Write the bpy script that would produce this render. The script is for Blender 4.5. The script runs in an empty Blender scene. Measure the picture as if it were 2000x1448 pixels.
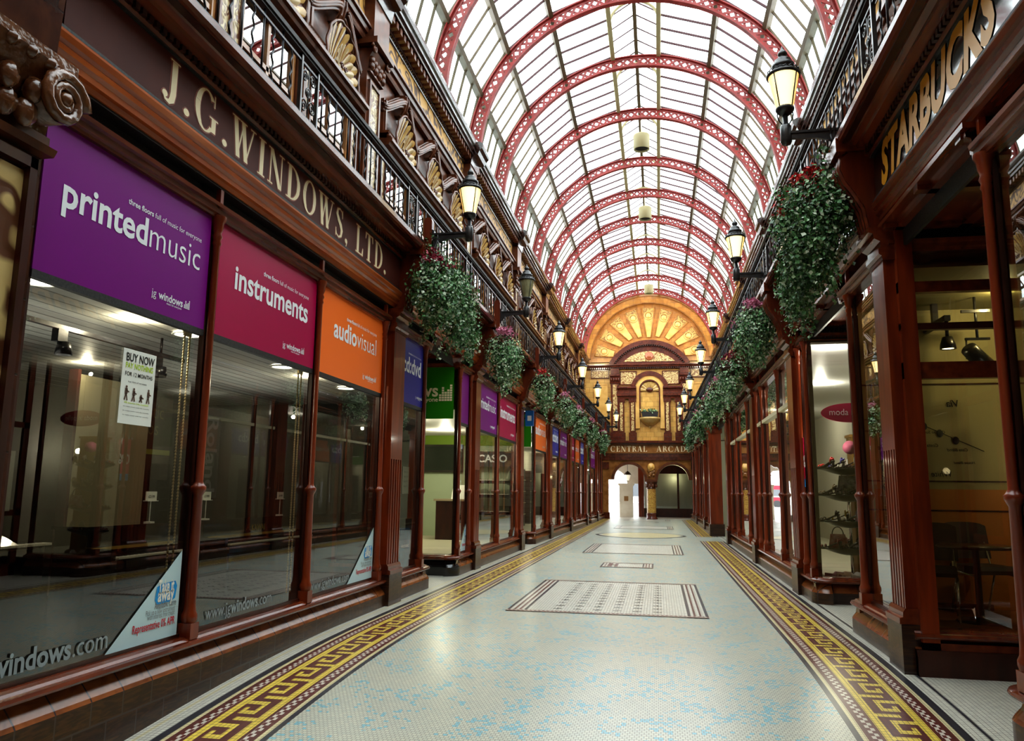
import bpy, math, random
from math import sin, cos, pi, radians, sqrt, hypot, atan2
from mathutils import Vector, Matrix
random.seed(11)
SC = bpy.context.scene
COL = SC.collection
ORD = ['first','second','third','fourth','fifth','sixth','seventh','eighth','ninth','tenth','eleventh','twelfth','thirteenth','fourteenth','fifteenth','sixteenth']

# ------------------------------------------------------------------ materials
MATS = {}
def srgb(r, g, b):
    f = lambda c: (c/255/12.92 if c/255 <= .04045 else ((c/255+.055)/1.055)**2.4)
    return (f(r), f(g), f(b))
def mat(name, c, rough=.4, c2=None, scale=(6,6,6), detail=3, bump=0, bscale=None, metal=0, coat=0, emit=0, ecol=None, contrast=(.35,.65), spec=.5):
    if name in MATS: return MATS[name]
    m = bpy.data.materials.new(name); m.use_nodes = True
    nt = m.node_tree; N = nt.nodes; L = nt.links
    b = N['Principled BSDF']
    b.inputs['Base Color'].default_value = (*c, 1)
    b.inputs['Roughness'].default_value = rough
    b.inputs['Metallic'].default_value = metal
    b.inputs['Coat Weight'].default_value = coat
    b.inputs['Coat Roughness'].default_value = .08
    b.inputs['Specular IOR Level'].default_value = spec
    if emit:
        b.inputs['Emission Color'].default_value = (*(ecol or c), 1)
        b.inputs['Emission Strength'].default_value = emit
    if c2 or bump:
        tc = N.new('ShaderNodeTexCoord'); mp = N.new('ShaderNodeMapping')
        mp.inputs['Scale'].default_value = scale
        L.new(tc.outputs['Object'], mp.inputs['Vector'])
        nz = N.new('ShaderNodeTexNoise'); nz.inputs['Scale'].default_value = 1; nz.inputs['Detail'].default_value = detail
        L.new(mp.outputs['Vector'], nz.inputs['Vector'])
        if c2:
            r = N.new('ShaderNodeValToRGB')
            r.color_ramp.elements[0].position = contrast[0]; r.color_ramp.elements[1].position = contrast[1]
            r.color_ramp.elements[0].color = (*c, 1); r.color_ramp.elements[1].color = (*c2, 1)
            L.new(nz.outputs['Fac'], r.inputs['Fac']); L.new(r.outputs['Color'], b.inputs['Base Color'])
        if bump:
            bp = N.new('ShaderNodeBump'); bp.inputs['Strength'].default_value = bump; bp.inputs['Distance'].default_value = .02
            src = nz
            if bscale:
                mp2 = N.new('ShaderNodeMapping'); mp2.inputs['Scale'].default_value = bscale
                L.new(tc.outputs['Object'], mp2.inputs['Vector'])
                src = N.new('ShaderNodeTexNoise'); src.inputs['Scale'].default_value = 1; src.inputs['Detail'].default_value = 2
                L.new(mp2.outputs['Vector'], src.inputs['Vector'])
            L.new(src.outputs['Fac'], bp.inputs['Height']); L.new(bp.outputs['Normal'], b.inputs['Normal'])
    MATS[name] = m
    return m
def relief(name, base, line, scale=7, rough=.3, thr=.09, coat=.3):
    """scrolling foliage relief on glazed tile: light scrolls against shaded ground, with bump"""
    m = bpy.data.materials.new(name); m.use_nodes = True; nt = m.node_tree; N = nt.nodes; L = nt.links
    b = N['Principled BSDF']; b.inputs['Roughness'].default_value = rough; b.inputs['Coat Weight'].default_value = coat
    tc = N.new('ShaderNodeTexCoord')
    nz = N.new('ShaderNodeTexNoise'); nz.inputs['Scale'].default_value = scale*.6; nz.inputs['Detail'].default_value = 1
    vm = N.new('ShaderNodeVectorMath'); vm.operation = 'MULTIPLY_ADD'; vm.inputs[1].default_value = (.35,.35,.35)
    L.new(tc.outputs['Object'], nz.inputs['Vector']); L.new(nz.outputs['Color'], vm.inputs[0]); L.new(tc.outputs['Object'], vm.inputs[2])
    vo = N.new('ShaderNodeTexVoronoi'); vo.feature = 'SMOOTH_F1'; vo.inputs['Scale'].default_value = scale
    L.new(vm.outputs[0], vo.inputs['Vector'])
    mt = N.new('ShaderNodeMath'); mt.operation = 'PINGPONG'; mt.inputs[1].default_value = thr*1.6
    L.new(vo.outputs['Distance'], mt.inputs[0])
    r = N.new('ShaderNodeValToRGB'); r.color_ramp.elements[0].position = thr*.45; r.color_ramp.elements[1].position = thr*.95
    r.color_ramp.elements[0].color = (*line, 1); r.color_ramp.elements[1].color = (*base, 1)
    L.new(mt.outputs[0], r.inputs['Fac']); L.new(r.outputs['Color'], b.inputs['Base Color'])
    bp = N.new('ShaderNodeBump'); bp.inputs['Strength'].default_value = .8; bp.inputs['Distance'].default_value = .03
    L.new(mt.outputs[0], bp.inputs['Height']); L.new(bp.outputs['Normal'], b.inputs['Normal'])
    MATS[name] = m
    return m
def tiled(name, c, c2, joint, bw, bh, vec='YZ', off=.5, mortar=.006, rough=.3, grain=(5,5,25), coat=.12, contrast=(.35,.65), bias=0.0):
    """tiles with joints, laid in the object's own plane"""
    m = bpy.data.materials.new(name); m.use_nodes = True; nt = m.node_tree; N = nt.nodes; L = nt.links
    b = N['Principled BSDF']; b.inputs['Roughness'].default_value = rough; b.inputs['Coat Weight'].default_value = coat; b.inputs['Coat Roughness'].default_value = .1
    tc = N.new('ShaderNodeTexCoord'); sp = N.new('ShaderNodeSeparateXYZ'); cb = N.new('ShaderNodeCombineXYZ')
    L.new(tc.outputs['Object'], sp.inputs[0]); L.new(sp.outputs[vec[0]], cb.inputs['X']); L.new(sp.outputs[vec[1]], cb.inputs['Y'])
    br = N.new('ShaderNodeTexBrick'); br.offset = off; br.squash = 1
    br.inputs['Scale'].default_value = 1; br.inputs['Mortar Size'].default_value = mortar; br.inputs['Mortar Smooth'].default_value = .1
    br.inputs['Brick Width'].default_value = bw; br.inputs['Row Height'].default_value = bh; br.inputs['Bias'].default_value = bias
    L.new(cb.outputs[0], br.inputs['Vector'])
    mp = N.new('ShaderNodeMapping'); mp.inputs['Scale'].default_value = grain; L.new(tc.outputs['Object'], mp.inputs['Vector'])
    nz = N.new('ShaderNodeTexNoise'); nz.inputs['Scale'].default_value = 1; nz.inputs['Detail'].default_value = 3; nz.inputs['Distortion'].default_value = 1.2
    L.new(mp.outputs['Vector'], nz.inputs['Vector'])
    r = N.new('ShaderNodeValToRGB'); r.color_ramp.elements[0].position, r.color_ramp.elements[1].position = contrast
    r.color_ramp.elements[0].color = (*c, 1); r.color_ramp.elements[1].color = (*c2, 1)
    L.new(nz.outputs['Fac'], r.inputs['Fac'])
    d = tuple(x*.72 for x in c); d2 = tuple(x*1.25 for x in c2)
    mx = N.new('ShaderNodeMix'); mx.data_type = 'RGBA'; mx.blend_type = 'MULTIPLY'; mx.inputs[0].default_value = .6
    br.inputs['Color1'].default_value = (1,1,1,1); br.inputs['Color2'].default_value = (.55,.55,.55,1); br.inputs['Mortar'].default_value = (*joint,1)
    L.new(r.outputs['Color'], mx.inputs[6]); L.new(br.outputs['Color'], mx.inputs[7])
    mj = N.new('ShaderNodeMix'); mj.data_type = 'RGBA'
    L.new(br.outputs['Fac'], mj.inputs[0]); L.new(mx.outputs[2], mj.inputs[6]); mj.inputs[7].default_value = (*joint,1)
    L.new(mj.outputs[2], b.inputs['Base Color'])
    bp = N.new('ShaderNodeBump'); bp.inputs['Strength'].default_value = .4; bp.inputs['Distance'].default_value = .01; bp.invert = True
    L.new(br.outputs['Fac'], bp.inputs['Height']); L.new(bp.outputs['Normal'], b.inputs['Normal'])
    MATS[name] = m
    return m
def glass(name, tint=(.93,.96,.94), refl=.04, boost=1.0, wav=0.0, rough=0.0):
    m = bpy.data.materials.new(name); m.use_nodes = True; nt = m.node_tree; N = nt.nodes; L = nt.links
    N.remove(N['Principled BSDF']); out = N['Material Output']
    tr = N.new('ShaderNodeBsdfTransparent'); tr.inputs['Color'].default_value = (*tint, 1)
    gl = N.new('ShaderNodeBsdfGlossy'); gl.inputs['Roughness'].default_value = rough; gl.inputs['Color'].default_value = (1,1,1,1)
    lw = N.new('ShaderNodeFresnel'); lw.inputs['IOR'].default_value = 1.52
    ma = N.new('ShaderNodeMath'); ma.operation = 'MULTIPLY_ADD'; ma.use_clamp = True; ma.inputs[1].default_value = boost; ma.inputs[2].default_value = refl
    L.new(lw.outputs[0], ma.inputs[0])
    if wav:
        nz = N.new('ShaderNodeTexNoise'); nz.inputs['Scale'].default_value = 1.5; nz.inputs['Detail'].default_value = 0
        tc = N.new('ShaderNodeTexCoord'); L.new(tc.outputs['Object'], nz.inputs['Vector'])
        bp = N.new('ShaderNodeBump'); bp.inputs['Strength'].default_value = wav; bp.inputs['Distance'].default_value = .02
        L.new(nz.outputs['Fac'], bp.inputs['Height']); L.new(bp.outputs['Normal'], gl.inputs['Normal'])
    mx = N.new('ShaderNodeMixShader')
    L.new(ma.outputs[0], mx.inputs[0]); L.new(tr.outputs[0], mx.inputs[1]); L.new(gl.outputs[0], mx.inputs[2]); L.new(mx.outputs[0], out.inputs['Surface'])
    MATS[name] = m
    return m

WOOD = mat('mahogany', (.085,.012,.004), .30, (.17,.028,.007), (9,9,1.2), 4, coat=.18)
WOODH = mat('mahogany_rail', (.085,.014,.005), .27, (.18,.034,.009), (9,1.2,9), 4, coat=.25)
WOODLIT = mat('mahogany_lit', (.30,.055,.010), .28, (.50,.125,.024), (9,1.0,9), 4, coat=.25)  # brighter orange mahogany: light on the left cornice put into the colour
WOODV = mat('mahogany_shaft', (.13,.017,.004), .28, (.25,.040,.008), (10,10,1.0), 4, coat=.25)
WOODD = mat('mahogany_dark', (.030,.006,.003), .32, (.055,.011,.005), (8,8,2), 3, coat=.15)
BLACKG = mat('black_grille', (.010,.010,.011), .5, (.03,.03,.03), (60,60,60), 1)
IRON = mat('black_iron', (.012,.012,.014), .32, (.025,.025,.028), (20,20,20), 2, coat=.3)
IRONL = mat('bar_iron', (.035,.036,.042), .28, metal=.5)
FAI = mat('brown_faience', (.070,.020,.008), .28, (.15,.044,.015), (5,5,5), 4, coat=.22)
FAID = mat('dark_faience', (.024,.009,.007), .2, (.05,.018,.011), (5,5,5), 3, coat=.5)
FAIO = mat('ochre_faience', (.23,.09,.022), .22, (.36,.16,.045), (4,4,4), 3, coat=.5)
GOLDF = mat('gold_faience', (.72,.40,.10), .3, (.86,.54,.17), (3,3,3), 4, coat=.4)
SHELLG = mat('shell_gold', (.42,.24,.07), .2, (.62,.42,.16), (6,6,6), 3, coat=.6)
SHELLC = mat('shell_cream', (.62,.50,.30), .22, (.45,.30,.12), (8,8,8), 3, coat=.5)
FRIEZE = relief('gold_frieze', (.60,.34,.09), (.07,.025,.008), 4.6, rough=.4, thr=.12, coat=.0)
CREAMR = relief('cream_relief', (.72,.56,.26), (.25,.10,.03), 6, thr=.08)
SCROLLR = relief('cream_scroll', (.62,.50,.28), (.17,.07,.03), 9, thr=.09)
PLAINT = tiled('plinth_tile', (.030,.011,.009), (.10,.042,.014), (.06,.05,.05), .30, 9, grain=(3,6,40), contrast=(.42,.72))
CHAMT = tiled('chamfer_tile', (.19,.055,.014), (.33,.105,.028), (.05,.03,.025), .30, 9, grain=(4,4,8), rough=.2)
FARW = tiled('gold_wall', (.70,.38,.09), (.84,.52,.15), (.25,.12,.03), .45, .30, vec='XZ', grain=(2,2,2), rough=.3)
FARO = tiled('orange_wall', (.52,.20,.035), (.66,.29,.06), (.2,.07,.02), .45, .30, vec='XZ', grain=(2,2,2), rough=.28)
FARB = tiled('brown_wall', (.085,.017,.010), (.16,.035,.016), (.04,.015,.01), .30, .20, vec='XZ', grain=(6,6,6), rough=.2)
RED = mat('red_iron', (.20,.020,.017), .45, (.30,.034,.028), (6,6,6), 3)
OLIVE = mat('olive_bar', (.070,.046,.020), .6, (.10,.070,.032), (4,4,4), 2)
PINKB = mat('glazing_bar', (.085,.045,.048), .7, spec=.2)
CREAM = mat('cream_paint', (.75,.68,.46), .45)
CREAMD = mat('drum_cream', (.34,.29,.15), .55)
WHITEP = mat('white_paint', (.78,.78,.74), .5)
LAMPG = mat('lamp_glass_lit', (1,.85,.45), .3, emit=1.0, ecol=(1,.78,.36))
def lampglow():
    nt = LAMPG.node_tree; N = nt.nodes; L = nt.links; b = N['Principled BSDF']
    tc = N.new('ShaderNodeTexCoord'); sp = N.new('ShaderNodeSeparateXYZ'); L.new(tc.outputs['Object'], sp.inputs[0])
    lw = N.new('ShaderNodeLayerWeight'); lw.inputs['Blend'].default_value = .35
    r = N.new('ShaderNodeValToRGB'); r.color_ramp.elements[0].position = .05; r.color_ramp.elements[1].position = .62
    r.color_ramp.elements[0].color = (1.75,1.35,.62,1); r.color_ramp.elements[1].color = (.72,.38,.06,1)
    L.new(lw.outputs['Facing'], r.inputs['Fac']); L.new(r.outputs['Color'], b.inputs['Emission Color']); b.inputs['Emission Strength'].default_value = 1.0
lampglow()
LAMPOFF = mat('lamp_glass_unlit', (.34,.33,.20), .25, (.20,.19,.11), (12,12,3), 3)
GLASS = glass('shop_glass', (.86,.90,.86), .05, 1.5)
GLASSR = glass('shop_glass_right', (.86,.89,.84), .15, 1.5, wav=.06)
GLASSU = glass('upper_window_glass', (.5,.55,.5), .42, 1.0)
ROOFG = glass('roof_glass', (.95,.985,.97), .0, .35)
ROOFS = glass('roof_glass_side', (.70,.80,.77), .0, .3)
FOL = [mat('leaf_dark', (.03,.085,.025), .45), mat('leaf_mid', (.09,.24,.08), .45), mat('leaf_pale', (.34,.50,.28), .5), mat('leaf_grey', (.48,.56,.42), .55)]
PINKF = mat('pink_petal', (.62,.22,.34), .6); REDF = mat('red_petal', (.55,.02,.02), .6); CRIMF = mat('crimson_petal', (.30,.02,.05), .6)
PURPLE = mat('purple_vinyl', srgb(124,12,128), .34, spec=.3); CRIMSON = mat('crimson_vinyl', srgb(170,10,76), .34, spec=.3)
ORANGE = mat('orange_vinyl', srgb(250,122,48), .34, spec=.3); BLUE = mat('blue_vinyl', srgb(44,48,150), .34, spec=.3); GREEN = mat('green_vinyl', srgb(48,128,22), .34, spec=.3)
WHITE = mat('white_ink', (.85,.87,.9), .5); CREAMINK = mat('cream_ink', (.95,.80,.52), .5); REDOUT = mat('sienna_ink', srgb(150,70,40), .4)
GOLDI = mat('gold_leaf', (.62,.36,.07), .3, metal=.6); BLACKI = mat('black_ink', (.01,.01,.01), .5); LIMEI = mat('lime_ink', srgb(186,214,20), .5)
SKYI = mat('sky_ink', srgb(30,150,220), .5); REDI = mat('red_ink', srgb(205,30,50), .5); GREYI = mat('grey_ink', (.25,.27,.28), .5)
FROST = mat('frosted_lettering', (.30,.36,.38), .5)
PAPER = mat('paper', (.82,.83,.76), .55); PALEB = mat('pale_blue_vinyl', srgb(196,222,228), .4)
SIGNB = mat('maroon_board', (.080,.016,.010), .55, (.095,.020,.012), (3,3,3), 2, spec=.25)
SIGNG = mat('black_glass_board', (.006,.006,.007), .05, coat=1)
SIGNT = mat('tarnished_gold_board', (.10,.055,.012), .18, (.26,.16,.035), (1.5,1.0,3), 2, coat=.6)

# ------------------------------------------------------------------ mesh builder (x = out of the wall, y = along it, z = up)
_TX = {}
def glyphs(s, bold=0.0, shear=0.0, space=1.0):
    k = (s, bold, shear, space)
    if k in _TX: return _TX[k]
    cu = bpy.data.curves.new('t', 'FONT'); cu.body = s; cu.size = 1; cu.offset = bold; cu.shear = shear; cu.space_character = space; cu.resolution_u = 3
    ob = bpy.data.objects.new('t', cu); COL.objects.link(ob)
    dg = bpy.context.evaluated_depsgraph_get(); me = bpy.data.meshes.new_from_object(ob.evaluated_get(dg))
    vs = [(v.co.x, v.co.y) for v in me.vertices]; fs = [tuple(p.vertices) for p in me.polygons]
    bpy.data.objects.remove(ob); bpy.data.meshes.remove(me); bpy.data.curves.remove(cu)
    w = max([v[0] for v in vs] or [0])
    _TX[k] = (vs, fs, w); return _TX[k]

def stroke(pts, ws):
    n = len(pts); l = []; r = []
    for i,(x,y) in enumerate(pts):
        a = pts[max(i-1,0)]; b = pts[min(i+1,n-1)]; dx,dy = b[0]-a[0], b[1]-a[1]; q = hypot(dx,dy) or 1
        w = ws[i]/2; l.append((x-dy/q*w, y+dx/q*w)); r.append((x+dy/q*w, y-dx/q*w))
    return [[l[i], r[i], r[i+1], l[i+1]] for i in range(n-1)]
def R4(x0,y0,x1,y1): return [[(x0,y0),(x1,y0),(x1,y1),(x0,y1)]]
def slant(xb,xt,w,y0=0,y1=1): return [[(xb,y0),(xb+w,y0),(xt+w,y1),(xt,y1)]]
def bowl(cx,cy,a,b,t,t2,a0,a1,n=22):
    out=[]; P=lambda th,A,B:(cx+A*cos(th),cy+B*sin(th))
    for i in range(n):
        u=radians(a0+(a1-a0)*i/n); v=radians(a0+(a1-a0)*(i+1)/n)
        out.append([P(u,a,b),P(v,a,b),P(v,a-t,b-t2),P(u,a-t,b-t2)])
    return out
def disc(cx,cy,r,n=12): return [[(cx+r*cos(2*pi*i/n),cy+r*sin(2*pi*i/n)) for i in range(n)]]
def serif_glyph(ch):
    s=.035; T=.15; t=.045
    ser=lambda x0,x1,y:R4(x0,y,x1,y+s)
    if ch=='J': return stroke([(.30,.96),(.30,.25),(.27,.08),(.19,0),(.09,.02),(.05,.10)],[T,T,T,.10,.06,.05])+disc(.08,.13,.075)+ser(.17,.44,1-s), .48
    if ch=='G': return bowl(.36,.5,.34,.52,T,t,42,318)+R4(.55,.08,.69,.40)+ser(.48,.76,.40)+R4(.60,.70,.635,1.0), .80
    if ch=='C': return bowl(.36,.5,.34,.52,T,t,45,315)+R4(.60,.70,.635,1.0)+R4(.61,.05,.635,.25), .72
    if ch=='O': return bowl(.37,.5,.35,.52,T,t,0,360,32), .74
    if ch=='W': return slant(.20,.06,T*.95)+slant(.22,.42,t)+slant(.50,.34,T*.95)+slant(.54,.80,t)+ser(0,.28,1-s)+ser(.30,.56,1-s)+ser(.70,.92,1-s), .92
    if ch=='I': return R4(.08,0,.08+T,1)+ser(.01,.30,0)+ser(.01,.30,1-s), .31
    if ch=='N': return R4(.09,0,.09+t,1)+slant(.47,.06,T)+R4(.575,0,.575+t,1)+ser(.01,.22,0)+ser(0,.2,1-s)+ser(.48,.72,1-s), .72
    if ch=='D': return R4(.09,0,.09+T,1)+bowl(.24,.5,.43,.5,T,t,-90,90)+ser(.01,.26,0)+ser(.01,.26,1-s), .70
    if ch=='S': return stroke([(.45,.78),(.40,.93),(.26,.985),(.13,.93),(.10,.76),(.20,.61),(.34,.47),(.42,.30),(.38,.10),(.24,.015),(.10,.07),(.05,.24)],[.03,.05,.05,.09,.13,.15,.16,.14,.10,.05,.05,.03])+R4(.43,.72,.46,.99)+R4(.04,.01,.07,.28), .52
    if ch=='L': return R4(.09,0,.09+T,1)+ser(.01,.32,1-s)+R4(.01,0,.55,t)+[[(.55,0),(.55,.28),(.52,.28),(.44,t)]], .57
    if ch=='T': return R4(.24,0,.24+T,1)+R4(.03,1-t,.60,1)+ser(.16,.47,0)+[[(.03,1),(.03,.76),(.06,.76),(.13,1)]]+[[(.60,1),(.60,.76),(.57,.76),(.50,1)]], .63
    if ch=='E': return R4(.09,0,.09+T,1)+R4(.01,0,.54,t)+R4(.01,1-t,.52,1)+R4(.2,.49,.42,.53)+R4(.40,.40,.43,.62)+[[(.54,0),(.54,.26),(.51,.26),(.43,t)]]+[[(.52,1),(.52,.76),(.49,.76),(.42,1)]], .57
    if ch=='R': return R4(.09,0,.09+T,1)+bowl(.26,.74,.26,.26,T*.9,t,-90,90)+ser(.01,.32,0)+ser(.01,.26,1-s)+stroke([(.26,.50),(.40,.44),(.50,.15),(.62,.02)],[.06,.12,.14,.05]), .64
    if ch=='A': return slant(.06,.30,t)+slant(.48,.28,T)+R4(.16,.30,.52,.34)+ser(0,.2,0)+ser(.42,.70,0), .70
    if ch=='V': return slant(.28,.06,T)+slant(.34,.56,t)+ser(0,.28,1-s)+ser(.46,.68,1-s), .68
    if ch=='.': return disc(.10,.075,.085), .20
    if ch==',': return disc(.10,.075,.08)+[[(.12,0),(.18,.06),(.10,-.18),(.06,-.18)]], .20
    return [], .32
class MB:
    def __init__(s): s.v=[]; s.f=[]; s.m=[]; s.sm=[]
    def add(s, vs, fs, mi=0, smooth=False):
        o=len(s.v); s.v.extend(vs)
        for f in fs: s.f.append(tuple(i+o for i in f)); s.m.append(mi); s.sm.append(smooth)
        return s
    def box(s, a, b, mi=0):
        x0,y0,z0=a; x1,y1,z1=b
        return s.add([(x0,y0,z0),(x1,y0,z0),(x1,y1,z0),(x0,y1,z0),(x0,y0,z1),(x1,y0,z1),(x1,y1,z1),(x0,y1,z1)],
                     [(0,3,2,1),(4,5,6,7),(0,1,5,4),(1,2,6,5),(2,3,7,6),(3,0,4,7)], mi)
    def quad(s, a,b,c,d, mi=0): return s.add([a,b,c,d],[(0,1,2,3)],mi)
    def ext(s, poly, ax, t0, t1, mi=0, smooth=False, cap=True):
        """extrude a 2-D outline; ax names the extrusion axis: y -> outline (x,z), x -> (y,z), z -> (x,y)"""
        n=len(poly)
        P={'y':lambda p,t:(p[0],t,p[1]),'x':lambda p,t:(t,p[0],p[1]),'z':lambda p,t:(p[0],p[1],t)}[ax]
        vs=[P(p,t0) for p in poly]+[P(p,t1) for p in poly]
        s.add(vs,[(i,(i+1)%n,n+(i+1)%n,n+i) for i in range(n)],mi,smooth)
        if cap: s.add(vs,[tuple(range(n))[::-1],tuple(range(n,2*n))],mi)
        return s
    def lathe(s, prof, c=(0,0,0), n=16, mi=0, smooth=True, a0=0, a1=360):
        full=abs(a1-a0)>=360; k=n if full else n+1; vs=[]; fs=[]
        for r,z in prof:
            for i in range(k):
                t=radians(a0+(a1-a0)*i/n); vs.append((c[0]+r*cos(t),c[1]+r*sin(t),c[2]+z))
        for j in range(len(prof)-1):
            for i in range(n):
                i2=(i+1)%k; fs.append((j*k+i,j*k+i2,(j+1)*k+i2,(j+1)*k+i))
        return s.add(vs,fs,mi,smooth)
    def tube(s, pts, r, n=6, mi=0, smooth=True, closed=False):
        pts=[Vector(p) for p in pts]; m=len(pts); rs=r if isinstance(r,(list,tuple)) else [r]*m
        vs=[]; fs=[]; up=None
        for i,p in enumerate(pts):
            if closed: t=(pts[(i+1)%m]-pts[i-1])
            else: t=pts[min(i+1,m-1)]-pts[max(i-1,0)]
            t.normalize()
            if up is None: up=Vector((0,0,1)) if abs(t.z)<.9 else Vector((1,0,0))
            a=t.cross(up)
            if a.length<1e-4: a=t.orthogonal()
            a.normalize(); b=a.cross(t).normalized(); up=b
            for k in range(n):
                q=2*pi*k/n; vs.append(tuple(p+a*rs[i]*cos(q)+b*rs[i]*sin(q)))
        for i in range(m if closed else m-1):
            for k in range(n):
                i2=(i+1)%m; fs.append((i*n+k,i*n+(k+1)%n,i2*n+(k+1)%n,i2*n+k))
        if not closed: fs+= [tuple(range(n))[::-1], tuple(range((m-1)*n,m*n))]
        return s.add(vs,fs,mi,smooth)
    def grid(s, fn, nu, nv, mi=0, smooth=True):
        vs=[fn(i/nu,j/nv) for j in range(nv+1) for i in range(nu+1)]
        return s.add(vs,[(j*(nu+1)+i,j*(nu+1)+i+1,(j+1)*(nu+1)+i+1,(j+1)*(nu+1)+i) for j in range(nv) for i in range(nu)],mi,smooth)
    def ball(s, c, r, n=10, m=6, mi=0):
        rx,ry,rz = r if isinstance(r,tuple) else (r,r,r)
        return s.grid(lambda u,v:(c[0]+rx*cos(2*pi*u)*sin(pi*v),c[1]+ry*sin(2*pi*u)*sin(pi*v),c[2]-rz*cos(pi*v)),n,m,mi)
    def text(s, t, size, x, y, z, d=1, mi=0, bold=0, shear=0, space=1, width=None, rot=0):
        """flat sans lettering in the plane x; d=1 reads towards +y"""
        vs,fs,w=glyphs(t,bold,shear,space); k=size*1.38; kx=(width/w if width else k)
        ca,sa=cos(rot),sin(rot)
        s.add([(x,y+d*(a*kx*ca-b*k*sa),z+a*kx*sa+b*k*ca) for a,b in vs],fs,mi)
        return w*kx
    def serif(s, t, h, x, y, z, d=1, mi=0, width=None, gap=.10, wide=1.0, plane='x'):
        gl=[serif_glyph(c) for c in t]; tot=sum((g[1]+gap) for g in gl)-gap; k=width/tot if width else h*wide; u=0
        for polys,w in gl:
            for j,p in enumerate(polys):
                e=.0004*(j%5)
                s.add([(x+e,y+d*(u+a)*k,z+b*h) if plane=='x' else (y+d*(u+a)*k,x-e,z+b*h) for a,b in p],[tuple(range(len(p)))],mi)
            u+=w+gap
        return tot*k
    def obj(s, name, mats, parent=None, loc=None, mirror=False):
        me=bpy.data.meshes.new(name)
        if mirror: me.from_pydata([(-a,b,c) for a,b,c in s.v],[],[f[::-1] for f in s.f])
        else: me.from_pydata(s.v,[],s.f)
        for m in (mats if isinstance(mats,(list,tuple)) else [mats]): me.materials.append(m)
        me.polygons.foreach_set('material_index',s.m); me.polygons.foreach_set('use_smooth',s.sm); me.update()
        o=bpy.data.objects.new(name,me); COL.objects.link(o)
        if parent: o.parent=parent
        if loc: o.location=loc
        return o
def tag(o, label=None, cat=None, group=None, kind=None):
    if label: o['label']=label
    if cat: o['category']=cat
    if group: o['group']=group
    if kind: o['kind']=kind
    return o
def empty(name, loc=(0,0,0), rz=0):
    o=bpy.data.objects.new(name,None); COL.objects.link(o); o.location=loc; o.rotation_euler=(0,0,rz); o.empty_display_size=.1
    return o
def thing(name, label, cat, loc=(0,0,0), rz=0, group=None): return tag(empty(name,loc,rz),label,cat,group)
def struct(name, loc=(0,0,0), rz=0): return tag(empty(name,loc,rz),kind='structure')
def children(o): return [c for c in bpy.data.objects if c.parent==o]
KIDS={}
def dup(root, loc, rz=None, label=None, group=None):
    if root.name not in KIDS:
        KIDS[root.name]=[(c,list(c.children)) for c in root.children]
    r=root.copy(); COL.objects.link(r); r.location=loc
    if rz is not None: r.rotation_euler=(0,0,rz)
    if label: r['label']=label
    if group: r['group']=group
    for c,gs in KIDS[root.name]:
        q=c.copy(); COL.objects.link(q); q.parent=r
        for g in gs:
            e=g.copy(); COL.objects.link(e); e.parent=q
    return r
# side frames: glass line of the shopfronts; both rows close in a little towards the far end
XL=lambda y:-3.65+.40*max(0,(y-22)/24.4)
XR=lambda y: 2.20-.32*max(0,(y-22)/24.4)
def side(y, right): return ((XR if right else XL)(y), y, 0)
def fz(y):
    if y>8.6: return 0.0
    if y>4.6: return -.013*(8.6-y)**2
    return -.208-.104*(4.6-y)
def frame(y, right):
    a=0
    if y>=22: a = math.atan(.32/24.4) if right else -math.atan(.40/24.4)
    return side(y,right), a
CNT={}
def nextname(base):
    CNT[base]=CNT.get(base,0)+1
    return f'{base}_{CNT[base]}'

# ------------------------------------------------------------------ camera and light
cam=bpy.data.cameras.new('camera'); cam.sensor_width=36; cam.lens=27.0; cam.clip_start=.05; cam.clip_end=500
co=bpy.data.objects.new('camera',cam); COL.objects.link(co)
co.matrix_world=Matrix.Translation((0,0,1.5)) @ (Matrix.Rotation(.18853391,4,'Z')@Matrix.Rotation(pi/2+.15649894,4,'X')@Matrix.Rotation(.01149949,4,'Z'))
SC.camera=co
w=bpy.data.worlds.new('sky'); SC.world=w; w.use_nodes=True
bg=w.node_tree.nodes['Background']; bg.inputs['Color'].default_value=(.90,.96,1.0,1); bg.inputs['Strength'].default_value=5.2
SC.view_settings.view_transform='Standard'; SC.view_settings.look='Medium High Contrast'; SC.view_settings.exposure=0.0; SC.view_settings.gamma=1.0
SC.cycles.use_denoising=True; SC.cycles.use_adaptive_sampling=True; SC.cycles.adaptive_threshold=.04
SC.cycles.max_bounces=7; SC.cycles.transparent_max_bounces=16; SC.cycles.glossy_bounces=4; SC.cycles.diffuse_bounces=3; SC.cycles.caustics_reflective=False; SC.cycles.caustics_refractive=False
SC.cycles.sample_clamp_indirect=6

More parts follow.
